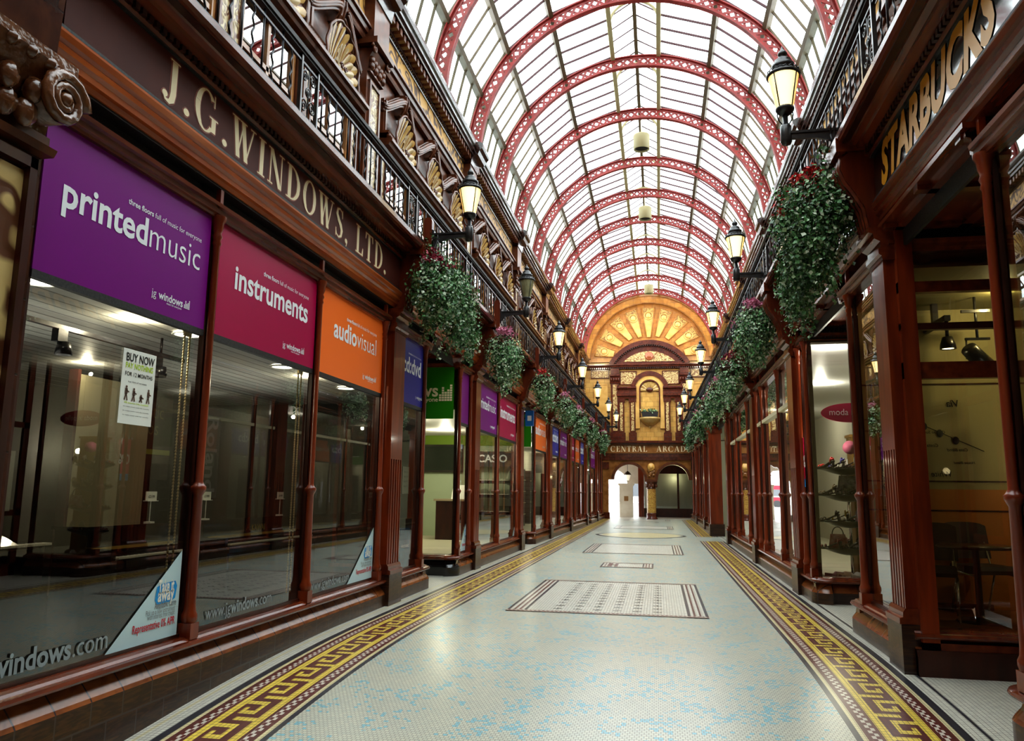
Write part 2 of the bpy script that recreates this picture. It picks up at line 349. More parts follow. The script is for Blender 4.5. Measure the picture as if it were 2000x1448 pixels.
# ------------------------------------------------------------------ floor mosaic
def tile_floor(name, c1, c2, grout, sz, mortar, fleck=None, rough=.30):
    m=bpy.data.materials.new(name); m.use_nodes=True; nt=m.node_tree; N=nt.nodes; L=nt.links; b=N['Principled BSDF']
    b.inputs['Roughness'].default_value=rough; b.inputs['Specular IOR Level'].default_value=.6
    tc=N.new('ShaderNodeTexCoord'); br=N.new('ShaderNodeTexBrick'); br.offset=.5 if fleck else 0
    br.inputs['Scale'].default_value=1; br.inputs['Brick Width'].default_value=sz[0]; br.inputs['Row Height'].default_value=sz[1]; br.inputs['Mortar Size'].default_value=mortar
    br.inputs['Mortar Smooth'].default_value=.2; br.inputs['Color1'].default_value=(*c1,1); br.inputs['Color2'].default_value=(*c2,1); br.inputs['Mortar'].default_value=(*grout,1)
    L.new(tc.outputs['Object'],br.inputs['Vector']); col=br.outputs['Color']
    if fleck:
        # snap to tiles, then pick scattered tiles in drifting patches for the blue fleck
        mp=N.new('ShaderNodeVectorMath'); mp.operation='SNAP'; mp.inputs[1].default_value=(sz[0],sz[1],1); L.new(tc.outputs['Object'],mp.inputs[0])
        wn=N.new('ShaderNodeTexWhiteNoise'); L.new(mp.outputs[0],wn.inputs['Vector'])
        nz=N.new('ShaderNodeTexNoise'); nz.inputs['Scale'].default_value=3.2; nz.inputs['Detail'].default_value=3; L.new(tc.outputs['Object'],nz.inputs['Vector'])
        mr=N.new('ShaderNodeMapRange'); mr.inputs['From Min'].default_value=.42; mr.inputs['From Max'].default_value=.72; mr.inputs['To Min'].default_value=0; mr.inputs['To Max'].default_value=.50
        L.new(nz.outputs['Fac'],mr.inputs['Value'])
        lt=N.new('ShaderNodeMath'); lt.operation='LESS_THAN'; L.new(wn.outputs['Value'],lt.inputs[0]); L.new(mr.outputs[0],lt.inputs[1])
        inv=N.new('ShaderNodeMath'); inv.operation='SUBTRACT'; inv.inputs[0].default_value=1; L.new(br.outputs['Fac'],inv.inputs[1])
        ml=N.new('ShaderNodeMath'); ml.operation='MULTIPLY'; L.new(lt.outputs[0],ml.inputs[0]); L.new(inv.outputs[0],ml.inputs[1])
        mx=N.new('ShaderNodeMix'); mx.data_type='RGBA'; L.new(ml.outputs[0],mx.inputs[0]); L.new(col,mx.inputs[6]); mx.inputs[7].default_value=(*fleck,1); col=mx.outputs[2]
    nz2=N.new('ShaderNodeTexNoise'); nz2.inputs['Scale'].default_value=.7; nz2.inputs['Detail'].default_value=4; L.new(tc.outputs['Object'],nz2.inputs['Vector'])
    mr2=N.new('ShaderNodeMapRange'); mr2.inputs['To Min'].default_value=.84; mr2.inputs['To Max'].default_value=1.08; L.new(nz2.outputs['Fac'],mr2.inputs['Value'])
    mm=N.new('ShaderNodeMix'); mm.data_type='RGBA'; mm.blend_type='MULTIPLY'; mm.inputs[0].default_value=1; L.new(col,mm.inputs[6]); L.new(mr2.outputs[0],mm.inputs[7])
    L.new(mm.outputs[2],b.inputs['Base Color'])
    bp=N.new('ShaderNodeBump'); bp.inputs['Strength'].default_value=.25; bp.inputs['Distance'].default_value=.003; bp.invert=True
    L.new(br.outputs['Fac'],bp.inputs['Height']); L.new(bp.outputs['Normal'],b.inputs['Normal'])
    return m
FL=[tile_floor('mosaic_field',srgb(203,202,184),srgb(190,192,178),srgb(128,122,108),(.032,.032),.0022,fleck=srgb(132,188,200)),
    tile_floor('mosaic_white',srgb(224,222,208),srgb(208,206,194),srgb(118,110,98),(.036,.036),.0022),
    tile_floor('mosaic_black',srgb(50,50,58),srgb(62,62,70),srgb(30,30,34),(.036,.036),.0018),
    tile_floor('mosaic_brown',srgb(96,48,44),srgb(108,58,52),srgb(58,36,34),(.034,.05),.0018),
    tile_floor('mosaic_yellow',srgb(240,214,96),srgb(226,198,84),srgb(96,84,60),(.034,.05),.0022),
    None, tile_floor('mosaic_cream',srgb(226,214,168),srgb(216,204,160),srgb(130,122,100),(.036,.036),.002)]
ck=bpy.data.materials.new('mosaic_check'); ck.use_nodes=True
_n=ck.node_tree.nodes; _l=ck.node_tree.links; _t=_n.new('ShaderNodeTexCoord'); _m=_n.new('ShaderNodeMapping'); _m.inputs['Scale'].default_value=(1/.0275,1/.05,.01); _c=_n.new('ShaderNodeTexChecker'); _c.inputs['Scale'].default_value=1
_c.inputs['Color1'].default_value=(*srgb(205,198,184),1); _c.inputs['Color2'].default_value=(*srgb(100,52,48),1); _n['Principled BSDF'].inputs['Roughness'].default_value=.3
_l.new(_t.outputs['Object'],_m.inputs['Vector']); _l.new(_m.outputs[0],_c.inputs['Vector']); _l.new(_c.outputs['Color'],_n['Principled BSDF'].inputs['Base Color'])
FL[5]=ck
fm=MB()
YS=[-3.2+.25*i for i in range(50)]+[9.3]+[10+1.0*i for i in range(1,45)]
def strip(x0,x1,mi,y0,y1,dz=0,xs=None):
    ys=[y0]+[y for y in YS if y0<y<y1]+[y1]
    n=len(ys); vs=[]
    for y in ys: vs+=[(x0,y,fz(y)+dz),(x1,y,fz(y)+dz)]
    fm.add(vs,[(2*i,2*i+1,2*i+3,2*i+2) for i in range(n-1)],mi)
BW=[('k',.045),('w',.035),('b',.035),('c',.055),('b',.025),('y',.06),('K',.235),('y',.06),('b',.025),('c',.055),('b',.04),('w',.035),('k',.065)]
MI={'k':2,'w':6,'b':3,'c':5,'y':4}
KEY=["YYYYYbb","bbbbbbb","bbYYYYb","bbYbbYb","bbYbbbb","bbYYYYY","bbbbbbb"]
def border(x, sgn, y0, y1):
    """band from its inner edge x outwards (sgn)"""
    for c,wd in BW:
        a,b=sorted((x,x+sgn*wd))
        if c!='K': strip(a,b,MI[c],y0,y1)
        else:
            U=.45; rows=7; rh=U/rows; cw=wd/7; y=y0
            while y<y1-1e-6:
                for r in range(rows):
                    ya,yb=y+r*rh,min(y+(r+1)*rh,y1)
                    if ya>=y1: break
                    row=KEY[r]; k=0
                    while k<7:
                        e=k
                        while e<7 and row[e]==row[k]: e+=1
                        xa,xb=sorted((x+sgn*k*cw,x+sgn*e*cw))
                        fm.add([(xa,ya,fz(ya)),(xb,ya,fz(ya)),(xb,yb,fz(yb)),(xa,yb,fz(yb))],[(0,1,2,3)],4 if row[k]=='Y' else 3)
                        k=e
                y+=U
        x+=sgn*wd
    return x
Y0,Y1=-3.2,54
LI,RI=-2.61,1.26
xl=border(LI,-1,Y0,46.3); xr=border(RI,1,Y0,25.9); border(RI,1,28.4,46.3)
strip(LI,RI,0,Y0,46.3)
strip(RI,xr,0,25.9,28.4)
strip(xr,xr+.10,1,Y0,46.3); strip(xl-.10,xl,1,Y0,46.3)
strip(xr+.10,xr+.125,2,Y0,46.3); strip(xl-.125,xl-.10,6,Y0,46.3)
strip(xr+.125,5.5,1,Y0,46.3); strip(-6,xl-.125,1,Y0,46.3)
strip(-6,5.5,1,46.3,54)
def panel(x0,x1,y0,y1,full=True):
    z=.003
    strip(x0,x1,1,y0,y1,z)
    sc=.62 if full else .55; z2=.0055
    for sg,x in ((1,x0),(-1,x1)):
        for c,wd in (('k',.06),('w',.075),('b',.04),('c',.07),('b',.045),('w',.06),('k',.055)):
            a,b=sorted((x,x+sg*wd*sc)); strip(a,b,1 if c in 'wc' else MI[c],y0,y1,z2); x+=sg*wd*sc
    for ya in (y0,y1-.12):
        strip(x0,x1,5,ya+.03,ya+.10,.0075)
        strip(x0,x1,3,ya,ya+.022,.0075); strip(x0,x1,3,ya+.10,ya+.12,.0075)
    return z
panel(-1.95,.575,9.95,13.55)
for i in range(6):                                     # columns of small crosses inside the first mosaic rug
    x=-1.32+i*.255
    for j in range(11):
        y=10.25+j*.28
        for a,b in ((0,0),(.04,.04),(-.04,.04),(0,.08)):
            fm.add([(x+a-.016,y+b-.016,.006),(x+a+.016,y+b-.016,.006),(x+a+.016,y+b+.016,.006),(x+a-.016,y+b+.016,.006)],[(0,1,2,3)],2)
panel(-1.21,-.14,16.15,17.2,False)
strip(-1.05,-.99,3,16.35,17.0,.007); strip(-1.05,-.93,3,16.64,16.72,.008); strip(-.93,-.87,3,16.35,17.0,.007)
panel(-1.93,.58,19.8,23.4)
panel(-1.93,.58,33.6,36.6); panel(-1.93,.58,43.2,45.4)
for yy in (40.6,):
    for k in (-1.35,-1.28,-1.21,-.22,-.15,-.08): strip(k,k+.035,2,yy,yy+1.0,.004)
def lens(rx,ry,mi,z):
    n=40; fm.add([(-.68+rx*cos(2*pi*i/n)*(1.0),28.6+ry*sin(2*pi*i/n)*(abs(sin(2*pi*i/n))**.3),z) for i in range(n)],[tuple(range(n))],mi)
lens(1.62,1.95,2,.003); lens(1.50,1.80,1,.005); lens(1.40,1.70,6,.006)
fm.add([(-.68+1.2*(i/20-.5)*2,28.6,.007) for i in range(1)],[],6)
tag(fm.obj('floor',FL),kind='structure')

# ------------------------------------------------------------------ shopfront pieces
def colonnette(parent, y, mirror, x=.02, z0=.36, top=3.775):
    m=MB(); m.box((x-.055,y-.055,z0-.02),(x+.055,y+.055,z0+.10))
    m.box((x-.022,y-.022,3.85),(x+.022,y+.022,4.04)); m.lathe([(.052,z0+.10),(.062,z0+.13),(.062,z0+.16),(.048,z0+.19),(.044,z0+.24),(.036,1.44),(.046,1.46),(.058,1.485),(.060,1.51),(.046,1.525),(.032,1.55),
             (.030,top-.26),(.04,top-.24),(.032,top-.21),(.045,top-.18),(.033,top-.15),(.046,top-.11),(.05,top-.06),(.066,top-.03),(.066,top)],(x,y,0),12)
    return m.obj('colonnette',WOODV,parent,mirror=mirror)
PLP=[(-.12,-.7),(.10,-.7),(.10,.15),(-.12,.15)]; CHP=[(-.12,.15),(.10,.15),(.085,.175),(.01,.265),(-.12,.265)]
SLP=[(-.14,.275),(.055,.275),(.06,.29),(.105,.295),(.115,.31),(.105,.33),(.07,.335),(.055,.35),(.02,.36),(-.14,.36)]
HDP=[(-.06,3.755),(.03,3.755),(.035,3.775),(.055,3.785),(.06,3.82),(.085,3.83),(.09,3.86),(-.06,3.868)]
def window(right, y0, y1, cols=(), transom=None, gmat=None, plinth=True, top=3.86):
    loc,rz=frame(y0,right); r=struct(nextname('window'),loc,rz); L_=y1-y0; mr=right
    if plinth:
        MB().ext(PLP,'y',0,L_).obj('plinth',PLAINT,r,mirror=mr); MB().ext(CHP,'y',0,L_).obj('chamfer_course',CHAMT,r,mirror=mr)
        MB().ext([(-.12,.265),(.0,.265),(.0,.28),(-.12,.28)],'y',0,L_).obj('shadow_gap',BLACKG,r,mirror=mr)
    MB().ext(SLP,'y',0,L_).obj('sill',WOODH,r,mirror=mr)
    MB().ext(HDP,'y',0,L_).obj('head_moulding',WOODH,r,mirror=mr)
    m=MB(); ys=[0]+[c-y0 for c in cols]+[L_]
    for a,b in zip(ys,ys[1:]): m.quad((-.03,a,.36),(-.03,b,.36),(-.03,b,top),(-.03,a,top))
    m.obj('pane',gmat or (GLASSR if right else GLASS),r,mirror=mr)
    f=MB()
    for a,b in zip(ys,ys[1:]):
        f.box((-.05,a,.36),(-.015,b,.385)); 
        for q in (a+.0,b-.03): f.box((-.06,q,.36),(-.012,q+.03,top))
    f.obj('window_frame',WOODD,r,mirror=mr)
    for c in cols: colonnette(r,c-y0,mr)
    if transom: MB().box((-.05,0,transom-.035),(.03,L_,transom+.035)).obj('transom_rail',CREAM if transom<3.1 else WOODH,r,mirror=mr)
    return r
def cross_window(right, y, d, black=False, yface=-1, name='window'):
    """glazed return at the side of an entrance: spans x -d..0 at y, facing the camera"""
    loc,rz=frame(y,right); r=struct(nextname(name),loc,rz); s=yface
    def e(poly,mat_,nm): MB().ext([(s*(a+.0),z) for a,z in poly],'x',-d,.05).obj(nm,mat_,r,mirror=right)
    e(PLP,BLACKT if black else PLAINTX,'plinth'); e(CHP,BLACKT if black else CHAMTX,'chamfer_course'); e(SLP,WOODH,'sill'); e(HDP,WOODH,'head_moulding')
    MB().quad((-d,s*-.03,.36),(0,s*-.03,.36),(0,s*-.03,3.86),(-d,s*-.03,3.86)).obj('pane',GLASSR if right else GLASS,r,mirror=right)
    m=MB(); m.box((-d,-.04,.36),(-d+.06,.02,3.86)); m.obj('window_frame',WOOD,r,mirror=right)
    return r
BLACKT=mat('black_tile',(.010,.010,.011),.12,coat=.6)
PLAINTX=tiled('plinth_tile_cross',(.020,.009,.009),(.05,.019,.011),(.04,.03,.03),.33,9,vec='XZ',grain=(3,6,40),contrast=(.45,.72))
CHAMTX=tiled('chamfer_tile_cross',(.13,.035,.012),(.22,.07,.025),(.05,.03,.025),.33,9,vec='XZ',grain=(4,4,8),rough=.16)

def pilaster(right, y0, y1, label, deep=.0):
    loc,rz=frame((y0+y1)/2,right); w=(y1-y0)/2; t=thing('pilaster',label,'pilaster',loc,rz); D=.10+deep
    MB().box((-.12,-w-.02,-.7),(D+.05,w+.02,.40)).obj('plinth_block',PLAINT,t,mirror=right)
    m=MB(); m.ext([(-.1,.40),(D+.06,.40),(D+.06,.45),(D+.03,.46),(D+.03,.50),(D+.01,.53),(-.1,.53)],'y',-w-.02,w+.02); m.obj('base_moulding',WOODH,t,mirror=right)
    m=MB(); m.box((-.1,-w,.53),(D-.015,w,3.70)); m.box((D-.016,-w,1.92),(D,w,3.70))
    nf=5; 
    for i in range(nf+1):
        q=-w+i*2*w/nf; m.box((D-.016,max(-w,q-.022),.53),(D,min(w,q+.022),1.92))
    m.obj('fluted_shaft',WOODV,t,mirror=right)
    m=MB(); m.ext([(-.1,3.68),(D+.01,3.68),(D+.015,3.72),(D+.04,3.74),(D+.04,3.79),(D+.02,3.80),(D+.02,3.86),(D+.07,3.89),(D+.08,3.94),(D+.12,3.95),(D+.12,4.0),(-.1,4.0)],'y',-w-.03,w+.03)
    m.obj('capital',WOODH,t,mirror=right)
    return t
def console(right, y, label):
    loc,rz=frame(y,right); t=thing('console_bracket',label,'bracket',loc,rz)
    base=[(.02,3.98),(.16,3.98),(.19,4.02),(.20,4.10),(.22,4.22),(.29,4.36),(.38,4.50),(.42,4.62),(.40,4.73),(.34,4.78),(.02,4.78)]
    m=MB(); m.ext(base,'y',-.17,.17); m.obj('scroll_body',WOOD,t,mirror=right)
    m=MB()
    for q in (-.13,-.045,.045,.13):
        pts=[(p[0]+.005,q,p[1]) for p in base[1:10]]; m.tube(pts,.026,6)
    m.obj('scroll_rib',WOODH,t,mirror=right)
    m=MB(); m.box((.0,-.21,4.78),(.46,.21,4.92)); m.obj('cap_block',WOODH,t,mirror=right)
    return t
LOWP=[(-.1,4.03),(.06,4.03),(.075,4.06),(.10,4.07),(.105,4.11),(.13,4.13),(.14,4.16),(.13,4.17),(.15,4.19),(.165,4.225),(.155,4.25),(.12,4.262),(-.1,4.265)]
UPP=[(-.1,4.72),(.15,4.72),(.17,4.745),(.17,4.79),(.27,4.80),(.28,4.83),(.33,4.845),(.345,4.87),(.43,4.875),(.45,4.90),(.45,4.955),(.40,4.965),(-.1,4.965)]
def entablature(right, y0, y1):
    loc,rz=frame(y0,right); r=struct(nextname('trim'),loc,rz); n=y1-y0
    MB().ext(LOWP,'y',0,n).obj('lower_cornice',WOODLIT if not right else WOODH,r,mirror=right)  # left side takes the lit copy of the wood
    MB().box((-.10,0,3.80),(-.07,n,4.2)).box((-.10,0,4.012),(.045 if not right else -.07,n,4.034)).obj('vent_strip',BLACKG,r,mirror=right)
    MB().box((-.1,0,4.2),(.10,n,4.76)).obj('fascia_backing',WOODD,r,mirror=right)
    MB().ext(UPP,'y',0,n).obj('upper_cornice',WOODH,r,mirror=right)
    m=MB(); k=int(n/.075)
    for i in range(k): m.box((.16,i*.075,4.742),(.20,i*.075+.045,4.79))
    m.obj('dentil_course',WOODD,r,mirror=right)
    m=MB(); m.box((.11,0,4.255),(.15,n,4.275)); m.box((.11,0,4.705),(.15,n,4.725)); m.obj('sign_bead',BLACKG,r,mirror=right)
    MB().box((-1.15,0,4.86),(.40,n,4.94)).obj('balcony_floor',WOODD,r,mirror=right)
    return r

LP=[(9.93,10.40),(14.83,15.25),(20.0,20.45),(25.2,25.7),(30.4,30.9),(36.3,36.8),(41.6,42.1)]
LPN=['between the orange and the blue panel of the first shop','beside the narrow purple panel after the first doorway','just before the second shop entrance on the left','between the orange and the blue panel of the second shop','after the fifth panel of the second shop on the left','just before the last green panel on the left','after the last purple panel on the left']
for (a,b),nm in zip(LP,LPN): pilaster(False,a,b,'fluted mahogany pilaster '+nm)
RP=[(7.47,7.86),(12.65,13.15),(18.0,18.5),(24.6,25.0),(34.5,35.1),(40.0,40.6)]
RPN=['at the coffee shop corner on the right','after the curved shoe display on the right','between the two wide windows on the right','at the end of the wide window before the side passage','beyond the free standing pillar on the right','last but one before the end wall on the right']
for (a,b),nm in zip(RP,RPN): pilaster(True,a,b,'fluted mahogany pilaster '+nm)
LB=[3.55,10.17,15.04,20.22,25.45,30.65,36.55,41.85,46.3]; RB=[1.5,7.66,12.9,18.25,24.8,30.0,34.8,40.3,46.3]
for a,b in zip(LB,LB[1:]): entablature(False,a,b)
for a,b in zip(RB,RB[1:]): entablature(True,a,b)
for i,y in enumerate(LB[1:-1]): console(False,y,f'dark wood scroll bracket between shop signs, {ORD[i]} along the left row')
for i,y in enumerate(RB[1:-1]): console(True,y,f'dark wood scroll bracket between shop signs, {ORD[i]} along the right row')

# left row, near to far
window(False,3.80,9.93,(5.66,7.70,9.76)); window(False,10.40,11.85,(11.62,))
cross_window(False,13.75,1.5,black=True); window(False,13.80,14.83,(13.86,14.7))
window(False,15.25,20.0,(17.42,19.85)); cross_window(False,22.6,1.2); window(False,22.65,25.2,(22.7,25.05))
window(False,25.7,30.4,(27.9,30.2)); window(False,30.9,36.3,(32.5,34.3,36.1)); cross_window(False,38.6,1.0); window(False,38.65,41.6,(38.75,41.4)); window(False,42.1,46.2,(43.5,45.0))
cross_window(False,11.84,1.5,yface=1)
# right row
cross_window(True,5.41,1.2,yface=1); cross_window(True,9.46,1.3,yface=1)
window(True,2.0,5.42,(5.36,)); cross_window(True,7.50,1.2)
window(True,7.86,9.45,(9.15,))
window(True,11.85,12.65,(11.95,12.5)); window(True,13.15,18.0,(14.7,17.0,17.85),transom=3.02)
window(True,18.5,24.6,(19.8,22.6,24.4),transom=3.02)
window(True,30.3,34.5,(31.2,33.2)); window(True,35.1,40.0,(36.8,38.5)); window(True,40.6,46.2,(42.2,44.2))
# entrance ceilings (panelled wood) and doors at the back of each entrance
def recess(right,y0,y1,d,door=True):
    loc,rz=frame(y0,right); r=struct(nextname('ceiling_entrance'),loc,rz); n=y1-y0
    m=MB(); m.box((-d,-.1,3.99),(.12,n+.1,4.03))
    for q in (0,.5,1): m.box((-d+q*(d-.1),0,3.95),(-d+q*(d-.1)+.1,n,3.995))
    for q in (0,n*.5-.05,n-.1): m.box((-d,q,3.95),(.1,q+.1,3.995))
    m.obj('soffit_panel',WOODH,r,mirror=right)
    dr=struct(nextname('door'),(loc[0],loc[1],0),rz)
    m=MB()
    for a,b in ((0,.12),(n/2-.06,n/2+.06),(n-.12,n)): m.box((-d-.05,a,-.3),(-d,b,3.95))
    for z in (-.3,1.0,2.5,3.85): m.box((-d-.05,0,z),(-d,n,z+(.5 if z<0 else .1)))
    m.obj('door_frame',WOODV,dr,mirror=right)
    MB().quad((-d-.02,0,.2),(-d-.02,n,.2),(-d-.02,n,3.9),(-d-.02,0,3.9)).obj('door_pane',GLASS,dr,mirror=right)
recess(False,11.9,13.7,1.5); recess(False,20.45,22.55,1.2); recess(False,36.8,38.55,1.0)
recess(True,5.5,7.42,1.2); recess(True,9.5,11.7,1.3)
# ------------------------------------------------------------------ vinyl window panels
def logo(m, x, y1, z, h, mi, d=1):
    """small lower-case shop logo with bar-graph mark, right-aligned at y1"""
    wd=h*6.3
    m.text('jg',h,x,y1-d*(wd+h*1.35),z,d,mi,0); m.text('windows',h,x,y1-d*wd,z,d,mi,.022,width=wd-h*1.5)
    for i,k in enumerate((3,6,4,5,7)):
        for j in range(k):
            a=y1-d*(h*1.25)+d*i*h*.25; b=a+d*h*.2
            q=z+j*h*.17; m.add([(x,a,q),(x,b,q),(x,b,q+h*.13),(x,a,q+h*.13)],[(0,1,2,3)],mi)
    m.text('music for everyone',h*.28,x,y1-d*wd*.75,z-h*.38,d,mi,.01)
def vinyl(y0,y1,mt,words,label,lead=.10,tail=.93,detail=True,right=False):
    loc,rz=frame(y0,right); n=y1-y0; t=thing('window_panel',label,'panel',loc,rz,None)
    m=MB(); m.box((-.022,.0,2.78),(-.002,n,3.87)); bs=m.obj('backing_sheet',mt,t)
    MB().box((-.045,0,2.735),(.0,n,2.785)).obj('lower_bead',BLACKG,t)
    if words:
        m=MB(); bw,lw=words; x=.001
        wb=glyphs(bw,.022)[2] if bw else 0; wl=glyphs(lw,-.006)[2] if lw else 0; tot=wb+wl+(.02 if wb and wl else 0); avail=n*(tail-lead); k=min(avail/tot,.50); s=n*tail-tot*k
        if bw: m.text(bw,k/1.38,x,s,3.25,1,0,.022)
        if lw: m.text(lw,k/1.38,x,s+(wb+.02)*k if wb else s,3.25,1,0,-.006)
        w1=glyphs('three floors',.02)[2]; w2=glyphs('full of music for everyone',0)[2]; a2=n*.50; kk=a2/(w1+w2+.3)
        m.text('three floors',kk/1.38,x,n*tail-a2,3.25+k*.82,1,0,.02); m.text('full of music for everyone',kk/1.38,x,n*tail-a2+(w1+.3)*kk,3.25+k*.82,1,0,0)
        logo(m,x,n*.88,2.90,min(.062,n*.036),0)
        m.obj('lettering',WHITE,bs)
    return t
vinyl(3.82,5.60,PURPLE,('printed','music'),'purple window panel of the first shop with white printedmusic lettering, beside the tiled pillar',.09)
vinyl(5.73,7.65,CRIMSON,('instruments',''),'crimson window panel of the first shop with white instruments lettering',.14,.90)
vinyl(7.78,9.78,ORANGE,('audio','visual'),'orange window panel of the first shop with audiovisual lettering',.18,.86)
vinyl(10.48,11.72,BLUE,('cd:dvd',''),'blue window panel with cd:dvd lettering before the first doorway',.10,.80)
vinyl(13.95,14.62,PURPLE,None,'narrow blank purple window panel after the first doorway')
vinyl(15.32,17.34,PURPLE,('printed','music'),'purple printedmusic window panel of the second shop front')
vinyl(17.50,19.78,CRIMSON,('instruments',''),'crimson instruments window panel of the second shop front')
vinyl(22.75,24.98,ORANGE,('audio','visual'),'orange window panel after the second doorway, beside a green panel')
vinyl(25.75,27.82,BLUE,('cd:dvd',''),'blue cd:dvd window panel of the third shop front')
vinyl(27.98,30.12,PURPLE,('printed','music'),'purple printedmusic window panel of the third shop front')
vinyl(30.95,32.4,CRIMSON,('instruments',''),'slim crimson window panel towards the end of the left row')
vinyl(32.6,34.2,ORANGE,('audio','visual'),'slim orange window panel towards the end of the left row')
vinyl(34.4,36.0,BLUE,('cd:dvd',''),'slim blue window panel towards the end of the left row')
vinyl(38.8,41.35,PURPLE,('printed','music'),'last purple window panel of the left row, beside the last green one')
def cross_vinyl(y,d,label,full):
    loc,rz=frame(y,False); t=thing('window_panel',label,'panel',loc,rz); bs=MB().box((-d+.06,-.055,2.82),(-.06,-.04,3.85)).obj('backing_sheet',GREEN,t)
    m=MB()
    if full:
        vs,fs,w=glyphs('windows',.022); k=.33
        m.add([(-.36-w*k+a*k,-.058,3.24+b*k) for a,b in vs],fs,0)
        vs,fs,w=glyphs('music for everyone',.01); k=.12; m.add([(-.36-w*k+a*k,-.058,3.14+b*k) for a,b in vs],fs,0)
        for i,k in enumerate((3,6,4,5,7)):
            for j in range(k): m.box((-.34+i*.052,-.0585,3.15+j*.045),(-.296+i*.052,-.058,3.185+j*.045))
        m.obj('lettering',CREAMINK,bs)
    return t
cross_vinyl(13.75,1.45,'wide green panel facing out over the first doorway on the left',True)
cross_vinyl(22.6,1.15,'green panel facing out over the second doorway on the left',False)
cross_vinyl(38.6,.95,'small green panel facing out over the last doorway on the left',False)

# ------------------------------------------------------------------ fascia signs
def fascia(right,y0,y1,board,label,fn):
    loc,rz=frame(y0,right); n=y1-y0; t=thing('shop_sign',label,'sign',loc,rz)
    MB().box((.09,.0,4.27),(.125,n,4.71)).obj('sign_board',board,t,mirror=right); fn(t.children[0],n); return t
def jgw(t,n):
    for dx,nm,mm,off in ((.126,'letter_outline',REDOUT,1),(.129,'lettering',CREAMINK,0)):
        m=MB(); x0=.94
        for dy,dz in (((.012,0),(-.012,0),(0,.012),(0,-.012)) if off else ((0,0),)):
            m.serif('J.G.WINDOWS, LTD.',.345,dx,x0+dy,4.33+dz,1,0,width=4.75,gap=.115)
        m.obj(nm,mm,t)
fascia(False,3.72,9.98,SIGNB,'maroon fascia sign with large cream serif letters above the purple and crimson panels',jgw)
def goldtxt(s,a,b,h=.30):
    def f(t,n):
        m=MB(); m.serif(s,h,.128,n*a,4.34,1,0,width=n*(b-a)); m.obj('lettering',GOLDI,t)
    return f
fascia(False,10.38,14.86,SIGNT,'black and gold fascia sign above the first left doorway',goldtxt('TELEVISION',.25,.93))
fascia(False,15.24,20.02,SIGNT,'gold lettered fascia sign behind the pink flower basket',goldtxt('J.G.WINDOWS,LTD.',.12,.95))
fascia(False,20.42,25.25,SIGNT,'tarnished gold fascia sign above the second left doorway',goldtxt('INSTRUMENTS',.12,.9))
fascia(False,25.66,30.45,SIGNT,'tarnished gold fascia sign over the third left shop front',goldtxt('RECORDS',.2,.85))
fascia(False,30.86,36.35,SIGNT,'tarnished gold fascia sign over the slim panels on the left',lambda t,n:None)
fascia(False,36.76,41.65,SIGNT,'tarnished gold fascia sign over the last left doorway',lambda t,n:None)
fascia(False,42.06,46.2,SIGNT,'tarnished gold fascia sign next to the end wall on the left',lambda t,n:None)
def coffee(t,n):
    m=MB(); s='STARBUCKS'; vs,fs,w=glyphs(s,.045,.28,1.05); k=2.52/w; h=.38/.72
    m.add([(-.131,n-.22-a*k,4.33+b*h) for a,b in vs],fs,0); m.obj('lettering',GOLDI2,t)
GOLDI2=mat('mustard_leaf',srgb(206,146,40),.35)
fascia(True,3.2,7.46,SIGNG,'black glass fascia sign with big slanted gold capitals above the coffee shop',coffee)
def script(t,n):
    m=MB(); vs,fs,w=glyphs('pampee',.02,.3); k=2.7/w; m.add([(-.129,n-.9-a*k,4.36+b*.42) for a,b in vs],fs,0); m.obj('lettering',GOLDI,t)
fascia(True,7.86,12.7,SIGNG,'black glass fascia sign with gold script half hidden by the red flower basket',script)
fascia(True,13.1,18.05,SIGNT,'gold tinted fascia sign over the wide window on the right',lambda t,n:None)
fascia(True,18.45,24.6,SIGNT,'gold tinted fascia sign before the side passage on the right',lambda t,n:None)
fascia(True,25.0,29.8,SIGNT,'gold tinted fascia sign over the side passage on the right',lambda t,n:None)
for a,b,nm in ((30.2,34.6,'just past the free standing pillar on the right'),(35.0,40.1,'last but one on the right'),(40.5,46.2,'next to the end wall on the right')):
    fascia(True,a,b,SIGNT,'gold tinted fascia sign '+nm,lambda t,n:None)

# ------------------------------------------------------------------ posters and stickers on the first windows
def poster(y0,y1,z0,z1,label,x=-.02):
    loc,_=frame(y0,False); t=thing('window_poster',label,'poster',loc); n=y1-y0; MB().box((x-.003,0,z0),(x,n,z1)).obj('paper_sheet',PAPER,t); return t.children[0],n
t,n=poster(4.70,5.06,1.94,2.47,'white buy now pay nothing poster stuck to the first shop window')
m=MB(); m.text('BUY NOW',.06,-.018,.03,2.385,1,0,.02,width=n-.05); m.text('FOR 12 MONTHS',.03,-.018,.03,2.28,1,0,.01,width=n-.06)
m.text('huge choice of instruments',.012,-.018,.07,2.235,1,0,0,width=.2)
for i in range(3):
    m.text('to make music with for months',.008,-.018,.04,2.06-i*.03,1,0,0,width=n-.08)
m.obj('black_lettering',BLACKI,t)
m=MB(); m.text('PAY NOTHING',.04,-.018,.03,2.335,1,0,.018,width=n-.06); m.text('0% interest free available',.012,-.018,.05,2.085,1,0,.01,width=n-.1); m.obj('lime_lettering',LIMEI,t)
m=MB()
